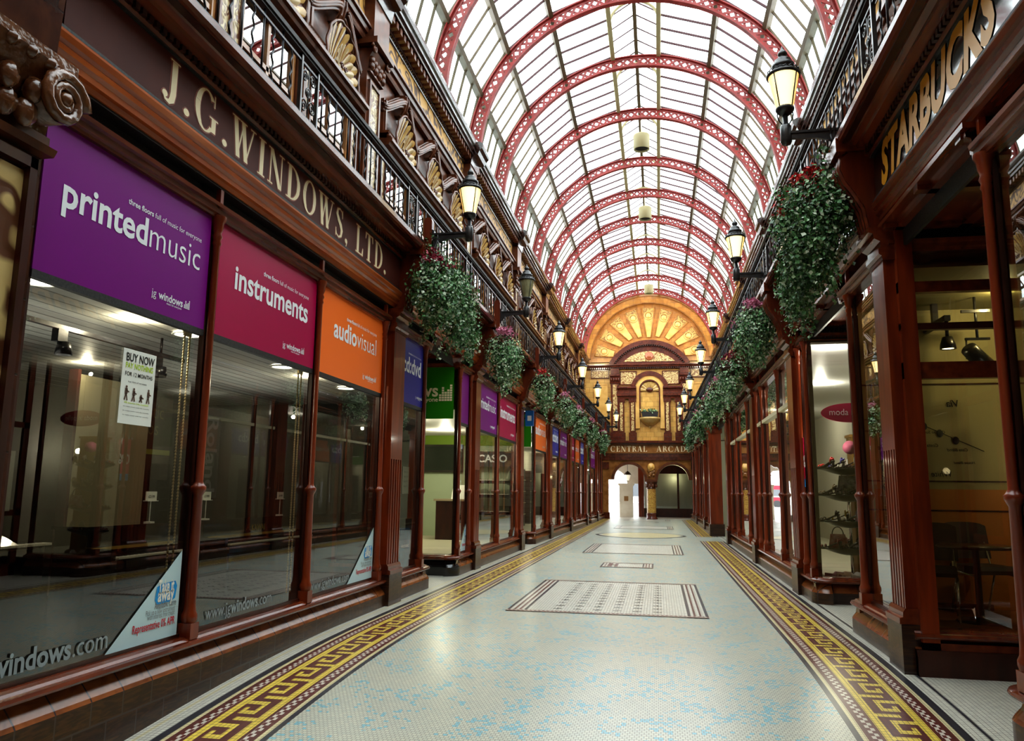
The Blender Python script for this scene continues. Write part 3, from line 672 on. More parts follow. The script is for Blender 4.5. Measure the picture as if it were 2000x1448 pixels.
for i,(c,q) in enumerate(((.06,.10),(.14,.09),(.22,.05),(.30,.10))):     # four tiny printed musicians
    z=2.105; 
    for a,b,wd in (((c-.015,z),(c,z+q*.5),.012),((c+.015,z),(c,z+q*.5),.012),((c,z+q*.45),(c,z+q*.85),.026),((c,z+q*.7),(c+.03,z+q*.6),.01)):
        for p in stroke([a,b],[wd,wd]): m.add([(-.0175,u,v) for u,v in p],[(0,1,2,3)])
    m.add([(-.0175,u,v) for u,v in disc(c,z+q*.95,.010,8)[0]],[tuple(range(8))])
m.obj('printed_pattern',mat('figure_print',(.12,.06,.04),.6),t)
def triangle(y0,y1,z1,label,detail=True):
    loc,_=frame(y0,False); t=thing('window_sticker',label,'sticker',loc); n=y1-y0
    t2=MB().add([(-.02,0,.385),(-.02,n,.385),(-.02,n,z1)],[(0,1,2)]).obj('triangle_sheet',PALEB,t)
    h=z1-.385; k=n
    m=MB(); vs=[(u,v) for u,v in [(.62,.50),(.64,.66),(.72,.69),(.92,.70),(.95,.63),(.93,.48),(.86,.45),(.66,.44)]]
    m.add([(-.017,u*k,.385+v*h*.92) for u,v in vs],[tuple(range(8))]); m.obj('badge',SKYI,t2)
    m=MB(); m.text('Take it',.1,-.015,.66*k,.385+.575*h*.92,1,0,.03,width=.24*k); m.text('away',.1,-.015,.66*k,.385+.475*h*.92,1,0,.03,width=.25*k); m.obj('badge_lettering',PAPER,t2)
    m=MB(); m.text('Available here',.05,-.016,.62*k,.385+.36*h,1,0,.01,width=.33*k); m.text('Pick up a new instrument',.04,-.016,.50*k,.385+.30*h,1,0,0,width=.44*k); m.text('with interest free credit',.04,-.016,.53*k,.385+.25*h,1,0,0,width=.41*k); m.obj('small_lettering',GREYI,t2)
    m=MB(); m.text('Representative 0% APR',.06,-.016,.33*k,.385+.14*h,1,0,.012,width=.62*k); m.obj('red_lettering',REDI,t2)
triangle(4.78,5.57,1.02,'pale blue triangular sticker in the corner of the first window')
triangle(8.90,9.72,1.02,'pale blue triangular sticker beside the fluted pilaster of the first shop')
triangle(14.2,14.8,1.02,'small pale blue triangular sticker after the first doorway')
triangle(19.6,20.2,1.02,'small pale blue triangular sticker at the end of the second shop front')
def webtext(y0,y1,z,h,label,txt=('www.jg','windows','.com')):
    loc,_=frame(y0,False); t=thing('window_lettering',label,'lettering',loc); m=MB(); n=y1-y0
    a=glyphs(txt[0],.0)[2]; b=glyphs(txt[1],.025)[2]; c=glyphs(txt[2],0)[2]; k=n/(a+b+c+.08)
    m.text(txt[0],h,-.019,0,z,1,0,0,width=a*k); m.text(txt[1],h,-.019,(a+.03)*k,z,1,0,.025,width=b*k); m.text(txt[2],h,-.019,(a+b+.08)*k,z,1,0,0,width=c*k)
    m.obj('frosted_letters',FROST,t)
webtext(3.35,4.80,.43,.13,'frosted web address along the bottom of the first window')
webtext(5.95,7.05,.43,.11,'frosted web address along the bottom of the second window')
webtext(7.9,8.95,.43,.10,'frosted web address along the bottom of the third window')
# beaded chains hanging inside the first windows
for i,(y,nm) in enumerate(((5.50,'the first colonnette'),(7.52,'the second colonnette'))):
    loc,_=frame(y,False); m=MB()
    for q in (0,.07):
        m.tube([(-.10,q,z) for z in (.45,2.78)],.006,5)
        for k in range(92): m.ball((-.10,q,.46+k*.025),.0105,5,4)
    m.box((-.11,-.01,2.72),(-.09,.08,2.78))
    tag(m.obj('blind_chain',mat('brass_bead',(.55,.42,.22),.35,metal=.7),None,loc),f'brass bead blind chain hanging inside beside {nm}','chain')

# ------------------------------------------------------------------ lanterns
def lantern_proto():
    t=thing('wall_lantern','','lamp')
    m=MB(); m.ext([(-.06,4.78),(.06,4.78),(.06,5.34),(.045,5.385),(0,5.40),(-.045,5.385),(-.06,5.34)],'y',-.055,.055); m.obj('mounting_post',WOOD,t)
    m=MB(); m.ext([(.06,4.92),(.09,4.90),(.09,5.20),(.06,5.22)],'y',-.04,.04); m.ext([(.085,4.95),(.085,5.17),(.56,5.145),(.56,5.085),(.30,5.075),(.16,5.04)],'y',-.018,.018); m.box((.08,-.032,5.14),(.58,.032,5.165)); am=m.obj('arm',IRON,t)
    m=MB(); m.lathe([(0,5.02),(.045,5.03),(.058,5.06),(.058,5.22),(.045,5.25),(.028,5.26),(.028,5.36),(.0,5.37)],(.60,0,0),12); m.obj('stem',IRON,t)
    m=MB()
    for s in (-1,1): m.tube([(.60+s*(.03+.05*sin(a*.5)),0,5.25+a*.035) for a in range(5)],.007,5)
    m.obj('stem_scroll',IRON,t)
    m=MB(); m.lathe([(.0,5.355),(.05,5.36),(.075,5.385),(.09,5.40),(.098,5.425),(.09,5.44),(.0,5.44)],(.60,0,0),16); m.obj('lower_cup',IRON,t)
    m=MB(); m.lathe([(.082,5.41),(.158,5.80)],(.60,0,0),24); gs=m.obj('glass_shade',LAMPG,t)
    for k in range(4):
        a=pi/4+k*pi/2; ca,sa=cos(a),sin(a); m=MB(); m.tube([(.60+.086*ca,.086*sa,5.43),(.60+.163*ca,.163*sa,5.80)],.0075,5); m.obj('strap',IRON,gs)
    m=MB(); m.lathe([(.145,5.785),(.172,5.79),(.178,5.81),(.165,5.825),(.15,5.835),(.12,5.86),(.105,5.885)],(.60,0,0),24)
    for k in range(18):
        a=k*2*pi/18; m.tube([(.60+.160*cos(a+q*.1),.160*sin(a+q*.1),5.825+.028*sin(q*pi/4)) for q in range(5)],.006,4)
    m.obj('crown_rim',IRON,t)
    m=MB(); m.lathe([(.11,5.88),(.118,5.90),(.118,5.925),(.10,5.935),(.085,5.955),(.085,5.98),(.06,6.0),(.045,6.01),(.032,6.02),(.045,6.035),(.05,6.055),(.04,6.08),(.018,6.10),(.010,6.13),(.0,6.155)],(.60,0,0),16); m.obj('finial_cap',IRON,t)
    return t
LYL=[10.24,15.12,20.4,26.3,31.9,37.6,42.9]; LYR=[7.98,13.3,19.0,24.2,30.6,35.3,40.6]
P0=lantern_proto(); used=False
def lamp_at(y,right,label):
    global used
    loc,rz=frame(y,right); loc=((loc[0]-.22) if right else (loc[0]+.45),y,0.0 if not right else .10); rz+= pi if right else 0
    if not used:
        used=True; P0.location=loc; P0.rotation_euler=(0,0,rz); P0['label']=label; P0['group']='wall lanterns'; return P0
    return dup(P0,loc,rz,label,'wall lanterns')
for i,y in enumerate(LYL):
    o=lamp_at(y,False,'unlit black iron lantern on bracket above the pink flower basket' if i==1 else f'lit black iron lantern on bracket, {ORD[i]} along the left balcony')
    if i==1:
        for c in o.children:
            if c.name.startswith('glass_shade'): c.data=c.data.copy(); c.data.materials[0]=LAMPOFF
for i,y in enumerate(LYR): lamp_at(y,True,f'lit black iron lantern on bracket, {ORD[i]} along the right balcony')

# ------------------------------------------------------------------ hanging flower baskets
def leaf1(m,c,nrm,d,z,mi):
    s=nrm.cross(d); wv=z*random.uniform(.38,.6)
    m.add([tuple(c-d*z*.5),tuple(c+s*wv+nrm*z*.05),tuple(c+d*z*.6-nrm*z*.15),tuple(c-s*wv+nrm*z*.05)],[(0,1,2),(0,2,3)],mi)
def leaves(m, blobs, n, size, wts=(.34,.34,.2,.12), hang=.5, strands=0):
    vol=[b[3]*b[4]*b[5] for b in blobs]; tot=sum(vol); k=0
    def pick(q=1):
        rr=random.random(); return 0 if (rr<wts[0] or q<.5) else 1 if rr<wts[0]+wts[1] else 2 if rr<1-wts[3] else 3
    def one(c,out,q):
        nrm=Vector((out[0]+random.gauss(0,.5),out[1]+random.gauss(0,.5),out[2]*.6+random.gauss(0,.5)+.25)); nrm.normalize()
        d=Vector((random.gauss(0,1),random.gauss(0,1),random.gauss(-hang,1))); d-=nrm*d.dot(nrm)
        if d.length<1e-3: return
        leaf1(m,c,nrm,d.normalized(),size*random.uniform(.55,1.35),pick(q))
    for b,v in zip(blobs,vol):
        # clustered sprigs give the mass its ragged edge
        sprigs=[]
        for _ in range(max(6,int(n*v/tot/9))):
            while True:
                p=[random.uniform(-1,1) for _ in range(3)]; q=sqrt(sum(c*c for c in p))
                if .05<q<=1: break
            r=(q**.35/q)*random.uniform(.82,1.18); c=Vector((b[0]+b[3]*p[0]*r, b[1]+b[4]*p[1]*r, b[2]+b[5]*p[2]*r))
            for _ in range(9):
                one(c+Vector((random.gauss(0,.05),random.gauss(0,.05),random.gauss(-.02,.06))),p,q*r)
    if strands:
        for _ in range(strands):
            b=random.choice(blobs); a=random.uniform(0,2*pi); c=Vector((b[0]+b[3]*.9*cos(a),b[1]+b[4]*.9*sin(a),b[2]-b[5]*random.uniform(.0,.7))); L_=random.uniform(.15,.5); dx,dy=random.gauss(0,.12),random.gauss(0,.18)
            for i in range(int(L_/.018)):
                t=i*.018; one(c+Vector((dx*t+random.gauss(0,.02),dy*t+random.gauss(0,.025),-t)),(cos(a),sin(a),0),1)
def petals(m,pts,n,spread,size):
    for px,py,pz in pts:
        for _ in range(n):
            c=Vector((px+random.gauss(0,spread),py+random.gauss(0,spread),pz+random.gauss(0,spread*.6)))
            for k in range(4):
                a=Vector((random.gauss(0,1),random.gauss(0,1),random.gauss(0,1))).normalized()*size; b=Vector((random.gauss(0,1),random.gauss(0,1),random.gauss(0,1))).normalized()*size*.7
                m.add([tuple(c),tuple(c+a),tuple(c+a+b),tuple(c+b)],[(0,1,2,3)])
def basket(y,right,label,blobs,n,size,flower,fl,wts,z=4.42):
    loc,rz=frame(y,right); loc=((loc[0]-.52) if right else (loc[0]+.62),y,0); t=thing('hanging_basket',label,'flower basket',loc,rz,'hanging flower baskets')
    m=MB(); m.lathe([(.0,-.20),(.10,-.19),(.18,-.12),(.225,0),(.235,.02),(.215,.03),(.0,.02)],(0,0,z),16); bw=m.obj('bowl',mat('moss_liner',(.045,.018,.012),.7,(.09,.04,.02),(20,20,20)),t,mirror=right)
    m=MB()
    for k in range(3): a=k*2*pi/3; m.tube([(.22*cos(a),.22*sin(a),z+.02),(0.02,0,z+.62)],.006,4)
    m.tube([(.02,0,z+.6),(.02,0,z+.70)],.006,4); m.obj('chain',IRON,bw,mirror=right)
    m=MB(); leaves(m,[(b[0],b[1],b[2]+z,b[3]*1.12,b[4]*1.15,b[5]*1.08) for b in blobs],n,size,wts,.5,60 if n>5000 else 30 if n>2000 else 12); tag(m.obj('foliage',FOL,t,mirror=right),kind='stuff')
    m=MB(); petals(m,[(a,b,c+z) for a,b,c in fl],26 if n>2000 else 12,.055,.042); tag(m.obj('flowers',flower,t,mirror=right),kind='stuff')
    return t
B0=[(0,0,0,.30,.34,.27),(.05,-.05,-.22,.28,.34,.26),(.0,.1,-.42,.16,.2,.22),(.05,-.22,-.35,.12,.12,.28)]
BIG=B0+[(-.05,.55,.28,.22,.40,.25),(.05,.95,.02,.24,.45,.34),(.05,1.35,-.28,.2,.42,.34),(.05,1.7,-.5,.14,.3,.25),(-.1,.25,.55,.15,.22,.2)]
W1=(.30,.40,.16,.14); W2=(.30,.28,.22,.20)
basket(10.05,False,'largest left hanging basket, trailing ivy beneath the nearest left lantern, dark red flowers',BIG,9500,.042,CRIMF,[(.0,-.2,.30),(.06,-.1,.32),(.04,.05,.31),(.1,.15,.28),(0,.2,.30)],W1,4.38)
basket(14.95,False,'left hanging basket with pink flowers below the unlit lantern',B0+[(.05,.35,-.3,.16,.3,.3)],4200,.042,PINKF,[(0,-.25,.34),(.05,-.12,.38),(.02,.02,.36),(.08,.2,.34),(0,.3,.30),(.1,.1,.38)],W2,4.32)
FLS=[(0,-.2,.30),(.05,0,.33),(.02,.2,.30),(.12,.1,.2)]
for i,(y,fm_) in enumerate(((20.3,REDF),(24.8,PINKF),(28.6,PINKF),(33.0,PINKF),(39.0,PINKF))):
    basket(y,False,f'left hanging basket of pale green trailing foliage, {ORD[i+2]} from the front',B0+[(.05,.3,-.3,.18,.4,.3),(0,.6,-.45,.15,.3,.25)],1800 if i<2 else 1000,.05 if i<2 else .07,fm_,FLS,W2,4.40-.03*i)
RIGHTB=[(0,0,.02,.36,.38,.30),(.08,0,-.2,.34,.36,.28),(.1,.1,-.45,.22,.28,.28),(.12,.5,-.45,.2,.36,.3),(.12,.85,-.55,.16,.3,.3),(.05,1.15,-.62,.12,.22,.3),(-.1,-.12,.38,.1,.1,.26),(.06,-.2,-.45,.14,.14,.3)]
basket(8.0,True,'largest right hanging basket with red flowers beneath the nearest right lantern',RIGHTB,9500,.040,REDF,[(.1,-.1,.34),(.15,.05,.33),(.05,.2,.28),(.28,.15,.18),(.32,.05,.0)],(.42,.36,.12,.10),4.42)
basket(13.5,True,'right hanging basket with pale pink flowers below the second right lantern',B0+[(.02,.1,.15,.25,.3,.2)],4200,.042,PINKF,[(0,-.22,.36),(.05,-.1,.40),(.02,.05,.38),(.1,.2,.33),(.28,.1,.1)],W2,4.36)
for i,(y,fm_) in enumerate(((18.1,CRIMF),(21.8,PINKF),(25.6,PINKF),(30.5,PINKF),(36.0,PINKF))):
    basket(y,True,f'right hanging basket of pale green trailing foliage, {ORD[i+2]} from the front',B0+[(.05,.3,-.3,.18,.4,.3),(0,.6,-.35,.18,.3,.25)],1800 if i<2 else 1000,.05 if i<2 else .07,fm_,FLS,W2,4.36)

# ------------------------------------------------------------------ balcony railings
HANDR=mat('handrail_black',(.012,.008,.007),.55)
def railing_proto(right):
    t=thing('balcony_railing','','railing'); n=3.19; s=-1 if right else 1
    m=MB(); m.box((-.045,0,5.60),(.045,n,5.645)); m.box((-.03,0,5.575),(.03,n,5.60)); m.obj('handrail',HANDR,t,mirror=right)
    m=MB(); m.box((-.012,0,5.50),(.012,n,5.52)); m.box((-.012,0,4.985),(.012,n,5.005)); m.obj('flat_bar',IRONL,t,mirror=right)
    bar=MB(); bar.tube([(0,0,4.96),(0,0,5.58)],.0095,6); wav=MB(); wav.tube([(0,.016*sin(i*2*pi/6),4.99+.52*i/22) for i in range(23)],.0095,6)
    b0=bar.obj('straight_baluster',IRONL,t); w0=wav.obj('wavy_baluster',IRONL,t); k=0; N_=16
    for i in range(N_):
        y=.44+i*(n-.50)/N_+.08; src=b0 if i%2==0 else w0
        if i<2: src.location=(0,y,0)
        else:
            q=src.copy(); COL.objects.link(q); q.parent=t; q.location=(0,y,0)
    m=MB(); m.box((-.018,.03,4.96),(.018,.06,5.58)); m.box((-.018,.38,4.96),(.018,.41,5.58))
    for c,z,r,dr in ((.13,5.10,.075,1),(.30,5.14,.075,-1),(.13,5.40,.065,1),(.30,5.42,.065,-1),(.215,5.26,.06,1)):
        m.tube([(0,c+dr*r*(1-i/26)*cos(i*.5),z+r*(1-i/26)*sin(i*.5)) for i in range(24)],.009,5)
    m.tube([(0,.215,4.98),(0,.215,5.5)],.008,4); m.obj('scroll_panel',IRON,t)
    return t
for right in (False,True):
    pr=None; YS_=[6.18-3.19*2+3.19*k for k in range(15)]
    kk=0
    for y in YS_:
        if y>45 or y<-.5: continue
        loc,rz=frame(y,right); loc=(loc[0]-.40 if right else loc[0]+.40,y,0 if not right else 0)
        lab=f'black iron railing with wavy balusters and scroll panel, {ORD[kk]} section along the {"right" if right else "left"} balcony'; kk+=1
        if pr is None:
            pr=railing_proto(right); pr.location=loc; pr.rotation_euler=(0,0,rz); pr['label']=lab; pr['group']='balcony railings'
        else: dup(pr,loc,rz,lab,'balcony railings')
# ------------------------------------------------------------------ upper storey in glazed faience
ULX,URX=-4.45,3.55
def upper(right):
    X=URX if right else ULX; mr=right; nm='wall_right' if right else 'wall_left'
    r=struct(nm,(X,0,0)); A,B=-3,46.4
    MB().box((-.3,A,4.9),(0,B,9.66)).obj('wall_face',FAI,r,mirror=mr)
    MB().ext([(0,8.40),(.08,8.40),(.10,8.44),(.10,8.50),(.14,8.51),(.16,8.57),(.20,8.58),(.20,8.62),(0,8.64)],'y',A,B).obj('architrave',FAI,r,mirror=mr)
    MB().box((0,A,8.63),(.07,B,9.12)).obj('frieze',FRIEZE,r,mirror=mr)
    MB().ext([(0,9.10),(.09,9.10),(.11,9.15),(.14,9.16),(.16,9.30),(.30,9.31),(.31,9.37),(.35,9.38),(.36,9.43),(.40,9.45),(.42,9.50),(.42,9.56),(.36,9.58),(-.2,9.58)],'y',A,B).obj('cornice',FAID,r,mirror=mr)
    m=MB()
    for i in range(int((B-A)/.19)): m.box((.14,A+i*.19,9.18),(.27,A+i*.19+.10,9.29))
    tag(m.obj('modillion_course',FAI,r,mirror=mr))
    m=MB()
    for i in range(int((B-A)/.085)): m.box((.08,A+i*.085,9.125),(.125,A+i*.085+.05,9.16))
    m.obj('dentil_course',FAID,r,mirror=mr)
    # one module: window, scroll strips, shelf, shell hood and swan-neck pediment
    def module():
        t=struct(nextname('trim'))
        MB().quad((.03,-.60,4.96),(.03,.60,4.96),(.03,.60,6.92),(.03,-.60,6.92)).obj('upper_window_pane',GLASSU,t,mirror=mr)
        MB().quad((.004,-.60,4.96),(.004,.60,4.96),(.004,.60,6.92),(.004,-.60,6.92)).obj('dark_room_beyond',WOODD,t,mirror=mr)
        m=MB()
        for y in (-.63,.57): m.box((0,y,4.94),(.07,y+.06,6.98))
        m.box((0,-.63,6.92),(.07,.63,6.98)); m.box((0,-.03,4.94),(.055,.03,6.95)); m.box((0,-.6,6.3),(.055,.6,6.36)); m.obj('upper_window_frame',FAIO,t,mirror=mr)
        m=MB()
        for s in (-1,1): m.box((.0,s*.77-.085,5.0),(.085,s*.77+.085,6.96))
        m.obj('scroll_strip',SCROLLR,t,mirror=mr)
        m=MB()
        for s in (-1,1):
            for q in (.665,.865): m.box((0,s*q-.018,4.96),(.11,s*q+.018,7.02))
            m.box((.06,s*.77-.13,6.96),(.13,s*.77+.13,7.05))
        m.obj('strip_frame',FAI,t,mirror=mr)
        MB().ext([(0,7.03),(.10,7.03),(.13,7.07),(.22,7.08),(.24,7.13),(.28,7.14),(.28,7.19),(0,7.21)],'y',-.88,.88).obj('window_shelf',FAI,t,mirror=mr)
        m=MB()
        for s in (-1,1):
            for i in range(5): m.ball((.19,s*(.60+i*.055),7.255),(.05,.028,.045),7,5)
            m.ext([(0,7.29),(.20,7.29),(.22,7.33),(0,7.34)],'y',min(s*.55,s*.88),max(s*.55,s*.88))
            m.box((0,s*.79-.06,7.34),(.10,s*.79+.06,7.92)); m.box((.0,s*.79-.03,7.36),(.13,s*.79+.03,7.90))
        m.obj('roll_moulding',FAI,t,mirror=mr)
        def fan(R,z0,x0,dep,nf,th0=.0):
            def f(u,v):
                th=pi*(u*1.16-.08); fl=abs(sin(nf*th)); RR=R*(.90+.10*fl); rr=v*RR
                return (x0+dep*(v**1.6)+.045*v*fl, -rr*cos(th)*.92, z0+rr*sin(th)*1.12)
            return f
        m=MB(); m.grid(fan(.58,7.28,.02,.17,11),88,8)
        for i in range(88):
            if abs(sin(11*pi*((i+.5)/88*1.16-.08)))<.42:
                for j in range(8): m.m[j*88+i]=1
        m.obj('shell_hood',[SHELLG,FAI],t,mirror=mr)
        m=MB(); m.grid(fan(.31,7.29,.15,.08,8),64,5)
        for i in range(64):
            if abs(sin(8*pi*((i+.5)/64*1.16-.08)))<.42:
                for j in range(5): m.m[j*64+i]=1
        m.obj('shell_inner_fan',[SHELLC,FAIO],t,mirror=mr)
        m=MB()
        for s in (-1,1): m.tube([(.24,s*(.06+.05*(1-i/14)*cos(i*.7)),7.31+.05*(1-i/14)*sin(i*.7)) for i in range(12)],.014,5)
        m.tube([(.22+.02*sin(8*pi*(i/60))**2, -.58*cos(pi*(i/60*1.16-.08))*.94, 7.30+.58*sin(pi*(i/60*1.16-.08))*1.13) for i in range(61)],.022,5); m.obj('shell_rim',FAI,t,mirror=mr)
        m=MB()
        for s in (-1,1):
            for k,(off,rad,xo) in enumerate(((0,.038,.14),(.07,.032,.19),(.13,.032,.20),(.19,.028,.16),(.24,.02,.10))):
                pts=[]
                for i in range(15):
                    u=i/14; y=.86-.76*u; z=7.70+.44*(u*u*(3-2*u))+.02*sin(u*6.28)
                    pts.append((xo*(.6+.5*u),s*(y),z+off*.62))
                m.tube(pts,rad,6)
        m.obj('swan_neck_pediment',FAI,t,mirror=mr)
        m=MB(); m.ext([(0,8.00),(.10,8.00),(.17,8.12),(.21,8.28),(.20,8.36),(0,8.38)],'y',-.085,.085)
        for q in (-.05,.05): m.tube([(.11,q,8.02),(.18,q,8.13),(.22,q,8.27),(.21,q,8.35)],.018,5)
        m.obj('keystone',FAI,t,mirror=mr)
        return t
    def pil():
        t=struct(nextname('trim'))
        m=MB(); m.box((0,-.30,4.95),(.14,.30,7.92)); m.ext([(0,4.9),(.22,4.9),(.22,5.15),(.16,5.22),(0,5.22)],'y',-.36,.36); m.obj('giant_pilaster',FAI,t,mirror=mr)
        m=MB(); m.box((.10,-.17,5.4),(.15,.17,7.75)); m.obj('scroll_inset',SCROLLR,t,mirror=mr)
        m=MB()
        for q in (-.2,.2): m.box((.1,q-.03,5.36),(.175,q+.03,7.79))
        m.box((.1,-.23,7.75),(.175,.23,7.8)); m.obj('inset_frame',FAI,t,mirror=mr)
        m=MB(); m.ext([(0,7.90),(.19,7.90),(.19,7.94),(.15,7.95),(.17,8.15),(.24,8.28),(0,8.30)],'y',-.29,.29)
        for z,k,rr in ((8.0,4,.06),(8.10,5,.055)):
            for i in range(k): m.ball((.19,-.24+.48*i/(k-1),z),(.05,rr,.075),8,5)
        for s in (-1,1): m.tube([(.25,s*(.30+.085*(1-i/20)*cos(i*.55)),8.26+.085*(1-i/20)*sin(i*.55)) for i in range(18)],.024,6); m.ball((.25,s*.30,8.26),.035,8,5)
        m.box((0,-.38,8.32),(.32,.38,8.42)); m.obj('composite_capital',FAI,t,mirror=mr)
        m=MB(); m.box((0,-.33,8.42),(.24,.33,9.12)); m.obj('frieze_block',FAI,t,mirror=mr)
        m=MB(); m.ext([(0,9.10),(.26,9.10),(.30,9.30),(.42,9.31),(.46,9.40),(.52,9.46),(.54,9.50),(.54,9.57),(.46,9.62),(0,9.62)],'y',-.36,.36); m.obj('cornice_break',FAID,t,mirror=mr)
        return t
    M0=None; Q0=None
    for k in range(-1,8):
        py=4.45+6.22*k
        if py<45.6 and py>-3:
            if Q0 is None: Q0=pil(); Q0.location=(X,py,0)
            else: dup(Q0,(X,py,0))
        for o in (1.42,3.16,4.85):
            y=py+o
            if y>45.2 or y<0: continue
            if M0 is None: M0=module(); M0.location=(X,y,0)
            else: dup(M0,(X,y,0))
upper(False); upper(True)

# ------------------------------------------------------------------ glazed barrel roof
RC,RZ=-.42,9.5
ANG=[177,157,139,119.5,99,81,60.5,41,23,3]
RY=[4.85,7.9,10.95,14.0,17.05,19.97,23.0,26.6,29.6,32.6,35.7,38.7,41.9,44.9]
roof=struct('ceiling',(RC,0,RZ)); RR=4.10; YA,YB=-3,46.4
pt=lambda a,r=RR:(r*cos(radians(a)),r*sin(radians(a)))
for i,(a,b) in enumerate(zip(ANG,ANG[1:])):
    if i==4: continue
    (xa,za),(xb,zb)=pt(a),pt(b)
    MB().quad((xa,YA,za),(xa,YB,za),(xb,YB,zb),(xb,YA,zb)).obj('glass_slope',ROOFS if i in (0,8) else ROOFG,roof)
    m=MB(); ys=[]
    for p,q in zip([YA]+RY,RY+[YB]): ys+=[p+(q-p)*k/5 for k in range(5)]
    nx,nz=(zb-za),-(xb-xa); l=hypot(nx,nz); nx/=l; nz/=l
    if nx*xa+nz*za>0: nx,nz=-nx,-nz
    for y in ys:
        m.add([(xa,y-.015,za),(xa,y+.015,za),(xb,y+.015,zb),(xb,y-.015,zb)]+[(xa+nx*.05,y-.015,za+nz*.05),(xa+nx*.05,y+.015,za+nz*.05),(xb+nx*.05,y+.015,zb+nz*.05),(xb+nx*.05,y-.015,zb+nz*.05)],
              [(0,1,2,3),(4,7,6,5),(0,4,5,1),(2,6,7,3),(1,5,6,2),(0,3,7,4)])
    m.obj('glazing_bars',PINKB if 1<i<7 else OLIVE,roof)
for a in ANG[1:-1]:
    x,z=pt(a,RR-.06); m=MB()
    ca,sa=cos(radians(a)),sin(radians(a)); w_,h_=.055,.09
    P=[(x+ca*u-sa*v,z+sa*u+ca*v) for u,v in ((-h_,-w_),(h_,-w_),(h_,w_),(-h_,w_))]
    m.ext(P,'y',YA,YB); m.obj('purlin',OLIVE if a not in (99,81) else CREAMD,roof)
# raised lantern along the ridge
(xl_,zl_),(xr_,zr_)=pt(99),pt(81); zt=zl_+.42; zp=zt+.40
for s,x in ((-1,xl_),(1,xr_)):
    MB().quad((x,YA,zl_),(x,YB,zl_),(x,YB,zt),(x,YA,zt)).obj('lantern_side_glass',ROOFG,roof)
    MB().quad((x,YA,zt),(x,YB,zt),(0,YB,zp),(0,YA,zp)).obj('lantern_slope_glass',ROOFG,roof)
    m=MB()
    for p,q in zip([YA]+RY,RY+[YB]):
        for k in range(5):
            y=p+(q-p)*k/5; m.tube([(x,y,zl_),(x,y,zt),(0,y,zp)],.020,4)
    m.obj('lantern_glazing_bars',PINKB,roof)
    MB().box((x-.035,YA,zt-.03),(x+.035,YB,zt+.03)).obj('lantern_eaves',CREAMD,roof)
MB().box((-.05,YA,zp-.10),(.05,YB,zp)).obj('ridge_beam',OLIVE,roof)
m=MB()
for p,q in zip(RY,RY[1:]):
    y=(p+q)/2; m.tube([(xl_*.98*cos(pi*k/14)*-1*-1,y,zl_+.02+(zt-zl_+.18)*sin(pi*k/14)) for k in range(15)],.036,6)
m.obj('ridge_hoop',CREAMD,roof)
# red lattice arches
def arch_proto():
    t=thing('roof_arch','','roof arch'); r0,r1=3.66,3.99
    def ring(ra,rb,ya,yb,nm,n=64):
        m=MB(); vs=[]
        for i in range(n+1):
            a=radians(181-182*i/n); c,s=cos(a),sin(a)
            vs+=[(ra*c,ya,ra*s),(rb*c,ya,rb*s),(rb*c,yb,rb*s),(ra*c,yb,ra*s)]
        m.add(vs,[(4*i+k,4*i+(k+1)%4,4*i+4+(k+1)%4,4*i+4+k) for i in range(n) for k in range(4)]); m.obj(nm,RED,t)
    ring(r0,r0+.025,-.07,.07,'inner_flange'); ring(r1-.025,r1,-.07,.07,'outer_flange')
    ring(r0,r0+.088,-.015,.015,'inner_angle'); ring(r1-.088,r1,-.015,.015,'outer_angle')
    m=MB(); n=54; ra,rb=r0+.06,r1-.06
    for i in range(n):
        a0=181-182*i/n; a1=181-182*(i+1)/n
        for p,q,yy in ((a0,a1,-.010),(a1,a0,.002)):
            pa=Vector((ra*cos(radians(p)),ra*sin(radians(p)))); pb=Vector((rb*cos(radians(q)),rb*sin(radians(q)))); d=(pb-pa).normalized(); w_=Vector((-d.y,d.x))*.032
            pa-=d*.03; pb+=d*.03
            V=[pa+w_,pb+w_,pb-w_,pa-w_]
            m.add([(v.x,yy,v.y) for v in V]+[(v.x,yy+.012,v.y) for v in V],[(0,1,2,3),(7,6,5,4),(0,4,5,1),(1,5,6,2),(2,6,7,3),(3,7,4,0)])
    m.obj('lattice',RED,t)
    return t
AP=arch_proto()
for i,y in enumerate(RY):
    lab=f'red iron lattice arch carrying the glass roof, {ORD[i]} from the near end'
    if i==0: AP.location=(RC,y,RZ); AP['label']=lab; AP['group']='red roof arches'
    else: dup(AP,(RC,y,RZ),None,lab,'red roof arches')
def bell_proto():
    t=thing('ridge_lamp','','lamp')
    m=MB(); m.lathe([(.0,.0),(.2,.0),(.255,-.02),(.27,-.06),(.26,-.52),(.235,-.53),(.235,-.1),(0,-.1)],(0,0,0),24); m.obj('drum_shade',CREAMD,t)
    m=MB(); m.lathe([(0,-.46),(.235,-.46)],(0,0,0),24); m.obj('dark_mouth',BLACKI,t)
    m=MB(); m.tube([(0,0,0),(0,0,.5)],.02,6); m.lathe([(.0,.06),(.06,.05),(.09,0)],(0,0,0),10); m.obj('hanger',CREAM,t); return t
BP=bell_proto()
for i,(y,z,nm) in enumerate(((24.3,13.25,'nearest one, below the third arch'),(31.1,13.30,'middle one, half way along the roof'),(43.4,13.30,'last one, close to the sunburst wall'))):
    lab='cream drum lamp hanging from the roof ridge, '+nm
    if i==0: BP.location=(RC+.06,y,z); BP['label']=lab; BP['group']='ridge lamps'
    else: dup(BP,(RC+.06,y,z),None,lab,'ridge lamps')

